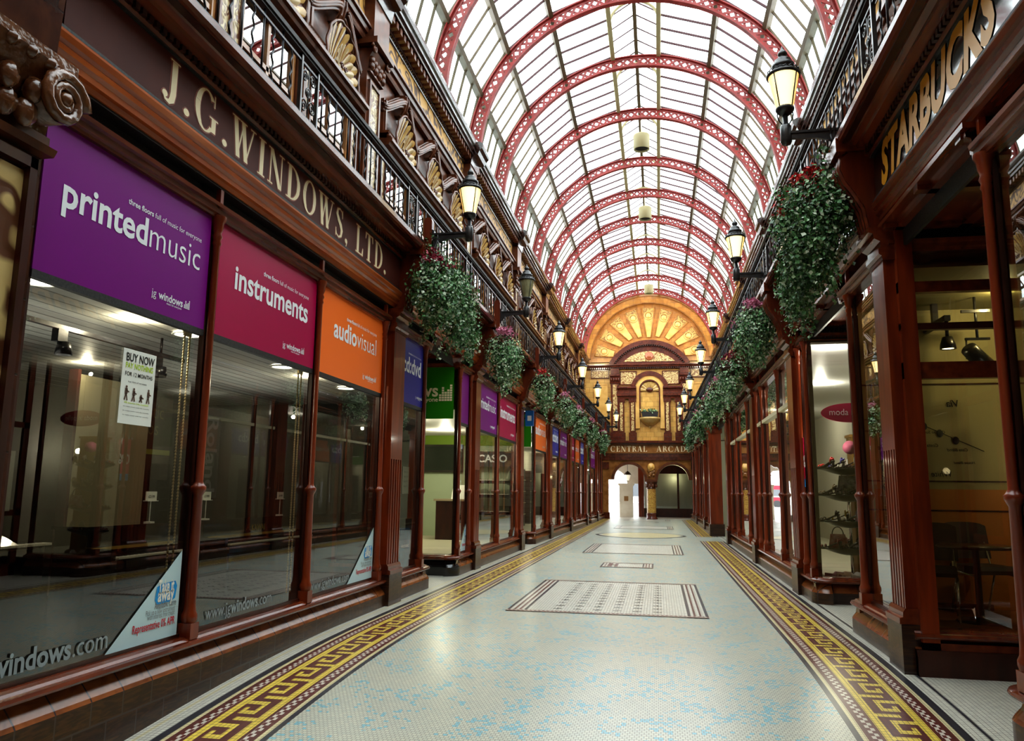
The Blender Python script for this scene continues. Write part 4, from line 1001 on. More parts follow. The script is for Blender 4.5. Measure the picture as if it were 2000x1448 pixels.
# ------------------------------------------------------------------ end wall
CX=-.44
end=struct('wall_end',(CX,46.4,0))
def E_(m,nm,mt): return m.obj(nm,mt,end)
def arc(cx,cz,r,a0,a1,n): return [(cx+r*cos(radians(a0+(a1-a0)*i/n)),cz+r*sin(radians(a0+(a1-a0)*i/n))) for i in range(n+1)]
m=MB(); m.box((-5,.0,4.5),(5,.35,9.35)); E_(m,'wall_face',FARW)
m=MB(); m.ext(arc(0,9.3,4.12,180,0,48),'y',.0,.35); E_(m,'tympanum',FARO)
def rband(m,cx,cz,ra,rb,a0,a1,n,ya,yb):
    A=arc(cx,cz,ra,a0,a1,n); B=arc(cx,cz,rb,a0,a1,n)
    vs=[(p[0],ya,p[1]) for p in A]+[(p[0],ya,p[1]) for p in B]+[(p[0],yb,p[1]) for p in A]+[(p[0],yb,p[1]) for p in B]; k=n+1
    fs=[]
    for i in range(n): fs+=[(i,i+1,k+i+1,k+i),(i,2*k+i,2*k+i+1,i+1),(k+i,k+i+1,3*k+i+1,3*k+i)]
    return m.add(vs,fs)
m=MB(); rband(m,0,9.42,3.55,3.98,178,2,48,-.16,.05); E_(m,'outer_arch_band',FARO)
m=MB(); rband(m,0,9.42,3.94,4.06,178,2,48,-.22,.05); rband(m,0,9.42,3.50,3.56,178,2,48,-.18,.05); E_(m,'outer_arch_bead',FAIO)
pan=MB(); fr=MB(); dsk=MB(); rel=MB()
for k in range(9):
    a=90+(k-4)*19.5; dv=abs(a-90)/78; ri=1.42+.72*dv**1.4; ro=3.28; h=6.6
    q=[(ri,a-h*.8),(ro,a-h),(ro,a+h),(ri,a+h*.8)]
    P=[(r*cos(radians(b)),9.42+r*sin(radians(b))) for r,b in q]
    pan.ext(P,'y',-.05,.0)
    rm=2.75; P2=[(r*cos(radians(b)),9.42+r*sin(radians(b))) for r,b in ((rm-.1,a-h*.9),(ro-.05,a-h*.92),(ro-.05,a+h*.92),(rm-.1,a+h*.9))]; rel.ext(P2,'y',-.065,.0)
    for i in range(4): 
        p0,p1=P[i],P[(i+1)%4]; fr.tube([(p0[0],-.06,p0[1]),(p1[0],-.06,p1[1])],.03,5)
    cx,cz=rm*cos(radians(a)),9.42+rm*sin(radians(a))
    dsk.tube([(cx+.24*cos(t*pi/9),-.08,cz+.24*sin(t*pi/9)) for t in range(18)],.03,5,closed=True); dsk.ball((cx,-.05,cz),(.17,.08,.17),12,6)
E_(pan,'ray_panel',GOLDF); E_(rel,'ray_relief',relief('ray_relief',(.60,.36,.10),(.28,.13,.03),5)); E_(fr,'ray_frame',FARO); E_(dsk,'ray_disc',GOLDF)
# segmental pediment
m=MB(); rband(m,0,7.85,2.50,2.78,149.5,30.5,40,-.30,.02); E_(m,'pediment_arch',FARB)
m=MB(); m.ext(arc(0,7.85,2.52,149,31,40),'y',-.10,.02); E_(m,'pediment_field',FARB)
m=MB()
for i in range(38):
    a=radians(148-116*i/37); m.ball((2.46*cos(a),-.24,7.85+2.46*sin(a)),.055,6,4)
E_(m,'pediment_bead',FAID)
m=MB(); m.ext(arc(0,7.78,2.18,134.5,45.5,24),'y',-.14,-.09); E_(m,'lunette',CREAMR)
m=MB(); m.ball((0,-.16,9.66),(.26,.07,.27),12,8); m.ball((0,-.18,9.66),(.15,.09,.16),10,6); E_(m,'lunette_shield',mat('shield_red',(.42,.12,.05),.3,coat=.4))
# main cornice
m=MB(); m.ext([(.0,8.86),(-.16,8.88),(-.18,8.96),(-.28,8.98),(-.30,9.08),(-.38,9.10),(-.38,9.18),(0,9.20)],'x',-4.6,4.6); m.v=[(x,y,z) for x,y,z in m.v]; E_(m,'main_cornice',FARB)
m=MB()
for i in range(70): m.box((-4.3+i*.124,-.25,8.89),(-4.3+i*.124+.065,-.15,8.97))
E_(m,'cornice_dentils',FAID)
def pnl(x0,x1,z0,z1,mt,nm,y=-.06,frame_=FARB,fw=.05):
    m=MB(); m.box((x0,y,z0),(x1,0,z1)); E_(m,nm,mt)
    m=MB()
    for a,b,c,d in ((x0-fw,x1+fw,z0-fw,z0),(x0-fw,x1+fw,z1,z1+fw),(x0-fw,x0,z0,z1),(x1,x1+fw,z0,z1)): m.box((a,y-.03,c),(b,0,d))
    E_(m,nm+'_frame',frame_)
for s in (-1,1):
    a,b=sorted((s*3.45,s*2.45)); pnl(a,b,8.40,8.82,CREAMR,'swag_panel')
    a,b=sorted((s*3.25,s*2.55)); pnl(a,b,5.0,7.95,GOLDF,'side_panel',-.04,GOLDF)
    a,b=sorted((s*1.70,s*.80)); pnl(a,b,7.98,8.72,CREAMR,'spandrel_panel')
    # giant order
    x=s*2.05
    m=MB(); m.box((x-.24,-.22,4.55),(x+.24,0,8.05)); m.box((x-.30,-.26,4.5),(x+.30,0,5.05)); E_(m,'giant_pilaster',FARB)
    m=MB(); m.box((x-.13,-.24,5.15),(x+.13,-.2,7.95)); E_(m,'giant_pilaster_inset',CREAMR)
    m=MB(); m.ext([(0,8.02),(-.24,8.02),(-.26,8.1),(-.22,8.12),(-.28,8.42),(-.36,8.46),(-.36,8.56),(0,8.58)],'x',x-.30,x+.30)
    for i in range(4): m.ball((x-.22+i*.147,-.28,8.24),(.06,.06,.12),7,5)
    m.box((x-.26,-.3,8.58),(x+.26,0,8.9)); E_(m,'giant_capital',FARB)
    # small order flanking the niche
    for q in (1.02,1.68):
        x=s*q; m=MB(); m.box((x-.17,-.18,4.55),(x+.17,0,7.0)); m.box((x-.23,-.22,4.5),(x+.23,0,5.05)); m.box((x-.22,-.21,6.88),(x+.22,0,7.1)); E_(m,'small_pilaster',FARB)
        m=MB(); m.box((x-.085,-.20,5.15),(x+.085,-.16,6.85)); E_(m,'small_pilaster_inset',CREAMR)
    a,b=sorted((s*.78,s*1.95)); m=MB(); m.ext([(0,7.08),(-.2,7.08),(-.22,7.2),(-.3,7.24),(-.3,7.5),(-.22,7.54),(-.24,7.66),(-.34,7.7),(-.34,7.82),(0,7.84)],'x',a,b); E_(m,'small_entablature',FARB)
m=MB(); rband(m,0,7.62,.86,1.12,180,0,28,-.20,.0); m.box((-1.12,-.2,7.4),(-.86,0,7.62)); m.box((.86,-.2,7.4),(1.12,0,7.62)); E_(m,'niche_arch',FARB)
m=MB(); rband(m,0,7.62,.60,.86,180,0,28,-.12,.0); m.box((-.86,-.12,5.3),(-.60,0,7.62)); m.box((.60,-.12,5.3),(.86,0,7.62)); E_(m,'niche_surround',GOLDF)
m=MB(); rband(m,0,7.62,.54,.62,180,0,28,-.14,.0); m.box((-.62,-.14,5.9),(-.54,0,7.62)); m.box((.54,-.14,5.9),(.62,0,7.62)); E_(m,'niche_bead',FARB)
m=MB(); m.grid(lambda u,v:(-.54*v*cos(pi*u),-.01-.10*v-.03*v*abs(sin(8*pi*u)),7.55+.54*v*sin(pi*u)*(.95+.05*abs(sin(8*pi*u)))),64,5); E_(m,'niche_shell',SHELLG)
m=MB(); m.ball((0,-.12,7.62),(.2,.06,.15),12,6); E_(m,'niche_boss',FARB)
m=MB(); m.lathe([(0,-.62),(.06,-.62),(.09,-.55),(.05,-.5),(.2,-.45),(.34,-.38),(.50,-.26),(.58,-.14),(.62,-.10),(.62,.0),(.0,.0)],(0,0,5.95),24,a0=180,a1=360); E_(m,'niche_bracket',mat('cream_stone',(.66,.48,.20),.35,(.56,.36,.12)))
# fascia with the name of the arcade
m=MB(); m.ext([(0,4.34),(-.26,4.34),(-.30,4.42),(-.36,4.44),(-.36,4.56),(0,4.58)],'x',-3.9,3.6); E_(m,'fascia_cornice',FARB)
m=MB(); m.box((-3.6,-.12,3.80),(3.4,0,4.36)); E_(m,'fascia',FAIO)
m=MB(); m.ext([(0,3.42),(-.2,3.42),(-.22,3.6),(-.26,3.78),(-.3,3.82),(0,3.84)],'x',-3.6,3.4); E_(m,'fascia_lower_moulding',FARB)
m=MB(); m.serif('CENTRAL',.34,-.125,-2.36,3.92,1,0,width=2.16,plane='y'); m.serif('ARCADE',.34,-.125,.34,3.92,1,0,width=1.98,plane='y'); E_(m,'lettering',mat('cream_letter',(.98,.85,.55),.5))
# two-arched screen below
def screen():
    m=MB(); z0,z1=1.9,3.46; segs=[(-1.26,.93),(1.27,.92)]
    for c,r in segs:
        A=arc(c,2.28,r,180,0,24)
        for i in range(24):
            p,q=A[i],A[i+1]; 
            for y in (-.1,.25): m.quad((p[0],y,p[1]),(q[0],y,q[1]),(q[0],y,z1),(p[0],y,z1))
            m.quad((p[0],-.1,p[1]),(q[0],-.1,q[1]),(q[0],.25,q[1]),(p[0],.25,p[1]))
    for a,b in ((-3.3,-2.19),(-.33,.35),(2.19,3.2)): m.box((a,-.1,2.28),(b,.25,z1))
    E_(m,'arch_spandrel',FAIO)
    m=MB()
    for c,r in segs: rband(m,c,2.28,r-.04,r+.12,180,0,24,-.20,.25)
    E_(m,'arch_moulding',FAI)
    m=MB(); m.ball((.01,-.16,3.02),(.22,.12,.24),12,8); m.ball((.01,-.2,3.02),(.13,.14,.14),10,6); E_(m,'spandrel_boss',GOLDF)
    m=MB()
    for i in range(9): m.ball((.01+random.uniform(-.2,.2),-.14,2.5+.05*i),(.10,.06,.09),7,5)
    E_(m,'spandrel_carving',FAIO)
    for x in (-2.75,2.6):
        m=MB(); m.box((x-.26,-.16,.35),(x+.26,.25,3.4)); E_(m,'screen_pier',FAIO)
        m=MB(); m.box((x-.32,-.22,0),(x+.32,.3,.36)); m.box((x-.30,-.22,2.9),(x+.30,.3,3.3)); E_(m,'pier_base',FARB)
screen()
MB().box((-5,.0,3.3),(-3.2,.3,4.6)).obj('wall_face_side',FARB,end); MB().box((3.1,0,3.3),(5,.3,4.6)).obj('wall_face_side',FARB,end)
t=thing('arcade_column','gold patterned tile column with brown capital between the two end arches','column',(CX+.0,46.45,0))
m=MB(); m.lathe([(.34,0),(.34,.06),(.30,.10),(.30,.30),(.31,.33),(.27,.36)],(0,0,0),24); m.obj('base',FARB,t)
m=MB(); m.lathe([(.265,.36),(.275,1.2),(.26,1.74)],(0,0,0),24); m.obj('shaft',relief('gold_scale',(.62,.40,.10),(.38,.18,.04),9),t)
m=MB(); m.lathe([(.27,1.74),(.30,1.78),(.27,1.80),(.29,1.95),(.36,2.10),(.36,2.16)],(0,0,0),16); m.box((-.36,-.36,2.16),(.36,.36,2.3))
for k in range(10): a=k*2*pi/10; m.ball((.31*cos(a),.31*sin(a),1.93),(.06,.06,.11),6,5)
m.obj('capital',FAI,t)
t=thing('planter_box','black planter box with green plants on the niche bracket','planter',(CX,46.07,5.96))
m=MB(); m.ext([(-.44,0),(.44,0),(.49,.30),(-.49,.30)],'y',-.16,.12); m.obj('trough',IRON,t)
m=MB(); leaves(m,[(0,0,.36,.46,.12,.07)],260,.09); tag(m.obj('plants',FOL,t),kind='stuff')

def fill_light(x,y,z,tx,ty,tz,e,sx,sy,c=(1,.86,.62)):
    l=bpy.data.lights.new('added_fill_light','AREA'); l.shape='RECTANGLE'; l.size=sx; l.size_y=sy; l.energy=e; l.color=c  # added area light with no fixture, used to brighten surfaces
    o=bpy.data.objects.new('added_fill_light',l); COL.objects.link(o); o.location=(x,y,z); o.rotation_euler=(Vector((tx,ty,tz))-Vector((x,y,z))).to_track_quat('-Z','Y').to_euler()
fill_light(-3.7,41.5,9.75,.6,46.4,9.2,85,.9,.3); fill_light(2.85,41.5,9.75,-1.4,46.4,9.2,85,.9,.3)  # pair added at cornice height to brighten the end wall
# ------------------------------------------------------------------ tiled entrance pillar beside the first window
t=thing('entrance_pillar','tall brown tiled pillar with cream scroll panel and volute capital before the purple panel','pillar',(-3.42,3.0,0))
FAIT=tiled('pillar_tile',(.045,.014,.010),(.10,.03,.016),(.03,.012,.01),.9,.42,grain=(4,4,4),rough=.15)
MB().box((-.45,-.62,-.8),(0,.56,3.36)).obj('shaft',FAIT,t)
MB().box((-.02,-.46,.9),(.012,.44,3.22)).obj('scroll_panel',relief('pillar_scroll',(.62,.46,.20),(.12,.045,.02),4.5,thr=.12),t)
m=MB(); 
for y in (-.50,.44): m.box((-.02,y,.8),(.05,y+.05,3.3))
m.box((-.02,-.5,3.24),(.05,.49,3.3)); m.obj('panel_frame',WOODD,t)
m=MB(); m.ext([(-.45,3.34),(.08,3.34),(.10,3.38),(.04,3.40),(.04,3.46),(-.45,3.46)],'y',-.66,.56); m.obj('necking',FAI,t)
m=MB(); m.ext([(-.45,3.44),(.02,3.44),(.05,3.58),(.16,3.74),(.20,3.80),(.20,3.86),(-.45,3.86)],'y',-.64,.54)
for s,y in ((1,.46),(-1,-.5)):
    m.tube([(.20,y-s*.0+.155*(1-i/34)*cos(i*.5),3.63+.155*(1-i/34)*sin(i*.5)) for i in range(31)],[.040*(1-.5*i/31) for i in range(31)],8)
    m.ball((.20,y,3.63),(.05,.045,.045),8,6); m.tube([(-.4,y,3.63),(.19,y,3.63)],.13,12)
for z,k,rr in ((3.50,6,.085),(3.62,5,.075)):
    for i in range(k): m.ball((.09+.3*(z-3.5),-.36+.68*i/(k-1),z),(.06,rr*.8,rr),8,6)
for i in range(7): m.ball((.17,-.42+i*.13,3.79),(.05,.05,.04),7,5)
m.obj('volute_capital',mat('carved_faience',(.10,.035,.014),.18,(.18,.07,.028),(7,7,7),4,coat=.6,bump=.5,bscale=(22,22,22)),t)
m=MB(); m.ext([(-.45,3.86),(.06,3.86),(.08,3.95),(.10,4.3),(.12,4.32),(.16,4.40),(.16,4.46),(.10,4.5),(.12,4.72),(.22,4.74),(.26,4.84),(.30,4.86),(.30,4.96),(-.45,4.96)],'y',-.66,.5); m.obj('entablature_block',FAIT,t)
m=MB()
for i in range(14): m.box((.10,-.6+i*.08,4.32),(.15,-.6+i*.08+.045,4.37))
m.obj('dentils',WOODD,t)
# rounded sills and tile corners at entrance edges
def corner(right,y,a0,a1,black=False,i=[0]):
    loc,rz=frame(y,right); r=struct(nextname('baseboard'),loc,rz); c=(-.14,0,0)
    MB().lathe([(.24,-.7),(.24,.15)],c,14,a0=a0,a1=a1).obj('plinth_corner',BLACKT if black else PLAINT,r,mirror=right)
    MB().lathe([(.24,.15),(.225,.175),(.15,.265)],c,14,a0=a0,a1=a1).obj('chamfer_corner',BLACKT if black else CHAMT,r,mirror=right)
    MB().lathe([(.14,.275),(.195,.275),(.2,.29),(.245,.295),(.255,.31),(.245,.33),(.21,.335),(.195,.35),(.16,.36),(.0,.362)],c,14,a0=a0,a1=a1).obj('sill_corner',WOODH,r,mirror=right)
    MB().lathe([(.08,3.85),(.17,3.85),(.175,3.875),(.2,3.885),(.205,3.92),(.235,3.93),(.24,3.965),(.0,3.975)],c,14,a0=a0,a1=a1).obj('head_corner',WOODH,r,mirror=right)
for a in ((False,11.85,0,90),(False,13.80,-90,0),(False,22.65,-90,0),(False,38.65,-90,0),(True,5.42,0,90),(True,9.45,0,90),(True,11.85,-90,0)): corner(*a,black=(a[1]==13.80))

# ------------------------------------------------------------------ shop rooms
def room(nm,x0,x1,y0,y1,wallm,floorm,ceilm,zc,zf=.30,ends=(1,1)):
    r=struct('wall_'+nm,(0,0,0))
    xb=x0 if abs(x0)>abs(x1) else x1
    MB().quad((xb,y0,zf-.4),(xb,y1,zf-.4),(xb,y1,zc+.3),(xb,y0,zc+.3)).obj('back_face',wallm,r)
    for y,e_ in zip((y0,y1),ends):
        if e_: MB().quad((x0,y,zf-.4),(x1,y,zf-.4),(x1,y,4.5),(x0,y,4.5)).obj('side_face',wallm,r)
    f=MB().box((x0,y0,zf-.02),(x1,y1,zf)).obj('floor_'+nm,floorm); tag(f,kind='structure')
    c=MB().box((x0,y0,zc),(x1,y1,zc+.03)).obj('ceiling_'+nm,ceilm); tag(c,kind='structure')
    return r
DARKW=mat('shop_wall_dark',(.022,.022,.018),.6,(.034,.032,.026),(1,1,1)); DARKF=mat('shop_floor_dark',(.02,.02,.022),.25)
SLAT=tiled('slatted_ceiling',(.58,.58,.54),(.64,.64,.60),(.20,.20,.18),50,.16,vec='YX',off=0,mortar=.012,rough=.5,coat=0)
SLATW=tiled('slatwall_cream',(.66,.60,.42),(.72,.66,.48),(.30,.26,.16),50,.14,vec='YZ',off=0,mortar=.012,rough=.5,coat=0)
CREAMW=mat('shop_wall_cream',(.62,.60,.46),.6); PALEG=mat('shop_wall_pale_green',(.50,.60,.42),.6); GREENW=mat('shop_band_green',srgb(120,150,40),.6)
WOODFL=mat('shop_floor_oak',(.22,.10,.035),.35,(.30,.15,.06),(2,12,2))
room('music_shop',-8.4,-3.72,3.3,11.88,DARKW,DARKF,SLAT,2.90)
room('keyboard_shop',-6.9,-3.72,13.82,20.6,SLATW,CREAMW,WHITEP,3.0,ends=(0,1))
room('record_shop',-5.6,-3.70,22.65,46.0,CREAMW,CREAMW,WHITEP,3.2,ends=(0,1))
room('coffee_shop',2.25,6.2,7.56,9.48,mat('shop_wall_olive',(.20,.17,.06),.6),WOODFL,mat('shop_ceiling_olive',(.30,.27,.12),.6),3.62,ends=(0,1))
room('coffee_front',2.25,4.6,-1,5.40,mat('shop_wall_olive',(.20,.17,.06),.6),WOODFL,mat('shop_ceiling_olive',(.30,.27,.12),.6),3.62,ends=(0,0))
room('shoe_shop',2.25,4.6,11.78,25.1,mat('shop_wall_stone',(.60,.57,.46),.6),CREAMW,WHITEP,3.7,ends=(0,1))
room('far_shops',2.1,4.4,30.3,46.0,CREAMW,CREAMW,WHITEP,3.5)
for nm,x0,x1 in (('left',-9,-3.60),('right',2.15,7)):
    tag(MB().box((x0,-3,4.50),(x1,46.4,4.56)).obj('ceiling_light_block_'+nm,WOODD),kind='structure')  # unseen lid added to keep sky light out of the shops
    xx=-8.9 if nm=='left' else 6.6
    tag(MB().box((xx,-3,-1),(xx+.1,46.4,5)).obj('wall_outer_light_block_'+nm,DARKW),kind='structure')  # unseen wall added so sky light does not leak in sideways
# side passage on the right, with its free standing pillar
t=thing('square_pillar','free standing square mahogany pillar at the side passage on the right','pillar',(2.0,29.3,0))
m=MB(); m.box((-.22,-.3,-.05),(.3,.3,.42)); m.obj('plinth_block',PLAINT,t); m=MB(); m.box((-.18,-.25,.42),(.26,.25,3.75)); m.obj('shaft',WOODV,t)
m=MB(); m.ext([(-.18,3.70),(-.24,3.74),(-.24,3.82),(-.3,3.86),(-.3,3.98),(.3,3.98),(.3,3.70)],'y',-.32,.32); m.obj('capital',WOODH,t)
r=struct('wall_passage',(3.4,25.5,0)); MB().box((0,0,0),(.1,4.9,4)).obj('pale_wall',PALEG,r); MB().box((-.02,0,0),(0,4.9,.4)).obj('skirting',WOODD,r); MB().box((-.03,0,2.9),(.0,4.9,3.0)).obj('picture_rail',WOODD,r)
# downlights in the music shop
def pl(x,y,z,e,c=(1,.86,.62),r=.04):
    l=bpy.data.lights.new('shop_light','POINT'); l.energy=e; l.color=c; l.shadow_soft_size=r; o=bpy.data.objects.new('shop_light',l); COL.objects.link(o); o.location=(x,y,z)
for i,(x,y) in enumerate(((-4.15,4.40),(-4.2,6.2),(-4.22,8.05),(-4.22,9.9))):
    t=thing('downlight',f'round white ceiling downlight inside the first shop, {ORD[i]} along its window','light',(x,y,2.895),0,'music shop downlights')
    m=MB(); m.lathe([(.12,.0),(.14,-.015),(.115,-.02),(.115,.0)],(0,0,0),24); m.obj('trim_ring',WHITEP,t)
    m=MB(); m.lathe([(0,-.008),(.115,-.008)],(0,0,0),24); m.obj('lens',mat('downlight_lens',(1,1,.95),.5,emit=14,ecol=(1,.93,.8)),t)
pl(-4.3,5.6,2.84,20,r=.035); pl(-4.3,8.9,2.84,20,r=.035); fill_light(-5.2,5.2,2.05,-5.2,5.2,3,9,1.2,2.5,(1,.95,.85)); fill_light(-5.2,9.0,2.05,-5.2,9.0,3,9,1.2,2.5,(1,.95,.85)); pl(-6.4,7.6,2.84,10,r=.035); pl(-5.4,15.5,2.7,50,(1,.9,.68)); pl(-5.2,18.5,2.7,50,(1,.9,.68)); pl(-4.1,18.3,2.95,30,(1,.9,.68))  # includes two upward area lights added to brighten the slatted ceiling
for y in (24.5,28.5,33,38,43.5): pl(-4.7,y,2.9,24,(1,.9,.7))
pl(3.55,8.5,3.55,16,(1,.8,.4),.04); pl(4.3,8.5,1.9,8,(1,.8,.45),.05); pl(2.62,11.98,3.5,26,(1,.93,.8),.03); pl(2.45,12.3,2.35,7,(1,.93,.8),.02); pl(4.0,13.5,2.2,30,(1,.93,.8),.05); pl(3.2,16,3.6,60,(1,.93,.8),.05); pl(3.2,21,3.6,60,(1,.93,.8),.05)
for y in (32.5,38,43.5): pl(3.2,y,3.2,26,(1,.93,.78))
pl(2.9,27.5,3.4,20,(.95,1,.85))
# track lights in the music shop
t=thing('ceiling_track','black ceiling track with two spotlights above the first window display','track light',(-4.6,5.4,2.72))
m=MB(); m.box((-.02,-1.2,0),(.02,1.35,.035)); m.tube([(0,-1,.03),(0,-1,.18)],.012,5); m.tube([(0,1,.03),(0,1,.18)],.012,5); m.obj('rail',IRON,t)
for y in (-.25,.95):
    m=MB(); m.box((-.03,y-.05,-.10),(.03,y+.05,0)); m.lathe([(.0,.0),(.05,.0),(.065,-.10),(.055,-.10),(0,-.06)],(.03,y+.02,-.10),12); m.obj('spotlight',IRON,t)

# pianos and shop stock behind the first windows
PB=mat('piano_black',(.006,.006,.007),.06,coat=1); IVORY=mat('piano_ivory',(.80,.78,.66),.3); BRASS=mat('piano_brass',(.60,.42,.10),.3,metal=.6)
def keyboard(m,y0,y1,x0,x1,z,face=1):
    n=max(14,int((y1-y0)/.0236))
    for i in range(n):
        a=y0+(y1-y0)*i/n; m.box((x0,a,z),(x1,a+(y1-y0)/n*.93,z+.018),0)
    for i in range(n):
        if i%7 in (0,1,3,4,5):
            a=y0+(y1-y0)*(i+.68)/n; xa,xb=(x0,x0+(x1-x0)*.62); m.box((xa,a,z+.018),(xb,a+(y1-y0)/n*.55,z+.032),1)
def upright(y0,y1,x,label,name=None,ztop=1.08):
    t=thing('upright_piano',label,'piano',(x,(y0+y1)/2,.30)); h=(y1-y0)/2; zt=ztop-.30
    m=MB(); m.box((-.35,-h,0),(.0,h,zt)); m.box((0,-h,.05),(.03,h,.36)); m.box((-.38,-h-.02,zt),(.02,h+.02,zt+.03)); m.box((0,-h,.42),(.36,h,.50))
    for s in (-1,1): m.box((0,s*h-.04 if s>0 else -h,0),(.34,s*h if s>0 else -h+.04,.46)); m.box((0,s*h-.06 if s>0 else -h,.5),(.30,s*h if s>0 else -h+.06,.60))
    m.obj('case',PB,t)
    m=MB(); keyboard(m,-h+.07,h-.07,.14,.33,.505); m.obj('keys',[IVORY,PB],t)
    m=MB(); m.box((.03,-h+.05,.575),(.05,h-.05,.605)); m.obj('gold_fallboard_strip',BRASS,t)
    if name:
        m=MB(); m.text(name,.08,.056,-.18,.64,1,0,.03,width=.36); m.obj('maker_lettering',BRASS,t)
    return t
upright(6.75,8.15,-5.5,'black upright piano with gold strip behind the first colonnette')
upright(8.75,12.0 if False else 11.2,-5.5,'black piano with gold maker name behind the crimson panel window','KAWAI')
t=thing('grand_piano','black grand piano with raised lid behind the first window, next to the tiled pillar','piano',(-5.3,4.9,.30))
m=MB(); out=[(-.75,-.72),(.45,-.72),(.55,-.60),(.55,.45),(.35,.72),(.05,.75),(-.2,.62),(-.55,.55),(-.75,.3)]
m.ext([(a,b) for a,b in out],'z',.42,.72); 
for a,b in ((-.6,-.55),(.4,-.55),(.0,.5)): m.lathe([(.06,0),(.05,.05),(.045,.40),(.06,.44)],(a,b,0),10)
m.obj('case',PB,t)
m=MB(); m.add([(-.75,-.70,.74),(-.95,-.70,1.55),(-.95,.5,1.45),(-.75,.7,.74)],[(0,1,2,3)]); m.add([(.5,-.7,.75),(.5,.3,.75),(-.72,.3,1.25),(-.72,-.7,1.25)],[(0,1,2,3)]); m.obj('raised_lid',PB,t)
m=MB(); keyboard(m,-.62,.62,.30,.50,.735); m.obj('keys',[IVORY,PB],t)
m=MB(); m.tube([(-.1,-.2,.74),(-.35,-.2,1.08)],.012,5); m.obj('lid_prop',BRASS,t)
def card(x,y,z,label,txt):
    t=thing('price_card',label,'price card',(x,y,z)); m=MB(); m.box((-.004,-.095,0),(.004,.095,.10)); m.box((-.03,-.095,-.008),(.03,.095,0)); m.obj('card_sheet',PAPER,t)
    m=MB(); m.text(txt,.03,.006,-.055,.03,1,0,.02,width=.11); m.obj('price_lettering',BLACKI,t)
    m=MB(); m.tube([(0,0,-.23),(0,0,-.008)],.006,5); m.box((-.04,-.04,-.245),(.04,.04,-.232)); m.obj('stand',WHITEP,t)
card(-5.62,7.86,1.355,'white price card on the upright piano left of the first colonnette','£2199')
card(-5.62,10.9,1.355,'white price card standing on the piano behind the orange panel window','£4199')
card(-5.62,8.95,1.355,'white price card just past the first colonnette','£1999')
t=thing('display_screen','pale beige partition panel standing behind the pianos in the first shop','partition',(-6.6,8.3,.30)); m=MB(); m.box((-.08,-.55,0),(0,.75,2.5)); m.obj('board',mat('beige_board',(.26,.23,.14),.6),t); m=MB(); m.box((-.1,-.6,0),(.02,-.55,2.55)); m.obj('edge_post',WOODD,t)
def banner(x,y,z0,z1,w,label,txt,boardm,inkm,vert):
    t=thing('shop_banner',label,'banner',(x,y,0)); MB().box((-.02,-w/2,z0),(0,w/2,z1)).obj('banner_board',boardm,t); m=MB()
    if vert: m.text(txt,.3,.004,-w*.22,z1-.12,1,0,.02,rot=-pi/2,width=(z1-z0)*.85)
    else: m.text(txt,.2,.004,-w*.42,(z0+z1)/2-.05,1,0,.0,width=w*.84)
    m.obj('lettering',inkm,t)
banner(-6.9,11.0,1.35,2.75,.5,'grey hanging banner with a maker name running down it, behind the crimson panel window','Roland',mat('banner_grey',(.07,.08,.08),.5),GREYI,True)
t=thing('shop_banner','dark acoustic pianos board with lime strip inside the first shop','banner',(-6.85,9.35,0)); MB().box((-.02,-.55,1.6),(0,.55,2.85)).obj('banner_board',mat('board_brown',(.022,.016,.012),.5),t)
m=MB(); m.text('acoustic',.2,.004,-.45,2.45,1,0,0,width=.8); m.text('pianos',.2,.004,-.40,2.22,1,0,0,width=.66); m.obj('lettering',mat('dull_gold_ink',(.09,.08,.03),.5),t); MB().box((.002,-.55,1.95),(.004,.55,2.02)).obj('lime_strip',mat('lime_strip',(.20,.23,.03),.5),t)
t=thing('shop_banner','pale buy now board at the back of the first shop, turned sideways','banner',(-6.4,6.55,0)); MB().box((-.02,-.2,1.25),(0,.2,1.85)).obj('banner_board',mat('board_pale',(.20,.20,.17),.5),t)
m=MB(); m.text('buy now',.1,.004,.05,1.82,1,0,0,rot=-pi/2,width=.42); m.text('12 months',.1,.004,-.12,1.82,1,0,0,rot=-pi/2,width=.5); m.obj('lettering',BLACKI,t)
# keyboard shop
for i,z in enumerate((.98,1.42,1.78)):
    t=thing('stage_keyboard',f'black electronic keyboard on the {["lowest","middle","highest"][i]} tier of the rack in the second shop','keyboard',(-4.33,19.88,z),-pi/2); m=MB(); m.box((-.2,-.56,-.08),(.2,.56,0)); m.obj('case',PB,t); m=MB(); keyboard(m,-.52,.52,.02,.19,.001); m.obj('keys',[IVORY,PB],t.children[0])
t=thing('keyboard_rack','black display rack holding electronic keyboards in the second shop','rack',(-4.33,19.88,.30),-pi/2); m=MB()
for s in (-1,1):
    m.box((-.26,s*.5-.03,0),(-.20,s*.5+.03,2.3))
    for z in (.57,1.01,1.37): m.box((-.22,s*.5-.03,z),(.2,s*.5+.03,z+.025))
m.obj('frame',IRON,t); MB().box((-.24,-.56,1.85),(-.18,.56,2.25)).obj('header_board',BLACKI,t); m=MB(); m.text('CASIO',.2,-.17,-.40,1.97,1,0,.02,width=.8); m.obj('header_lettering',WHITE,t)
t=thing('wall_television','black flat screen mounted at the back of the first left doorway shop','television',(-5.75,20.4,2.0)); m=MB(); m.box((-.75,-.06,0),(.55,.0,.75)); m.obj('bezel',PB,t); MB().box((-.70,-.065,.05),(.50,-.06,.70)).obj('screen',mat('screen_green',(.01,.02,.012),.1),t); MB().box((-.1,0,.2),(.1,.1,.5)).obj('mount',IRON,t)
tag(MB().box((-6.9,20.42,2.72),(-3.8,20.5,3.0)).obj('trim_green_band',GREENW),kind='structure'); tag(MB().box((-6.9,20.45,.3),(-3.8,20.52,2.72)).obj('wall_pale_green',PALEG),kind='structure')
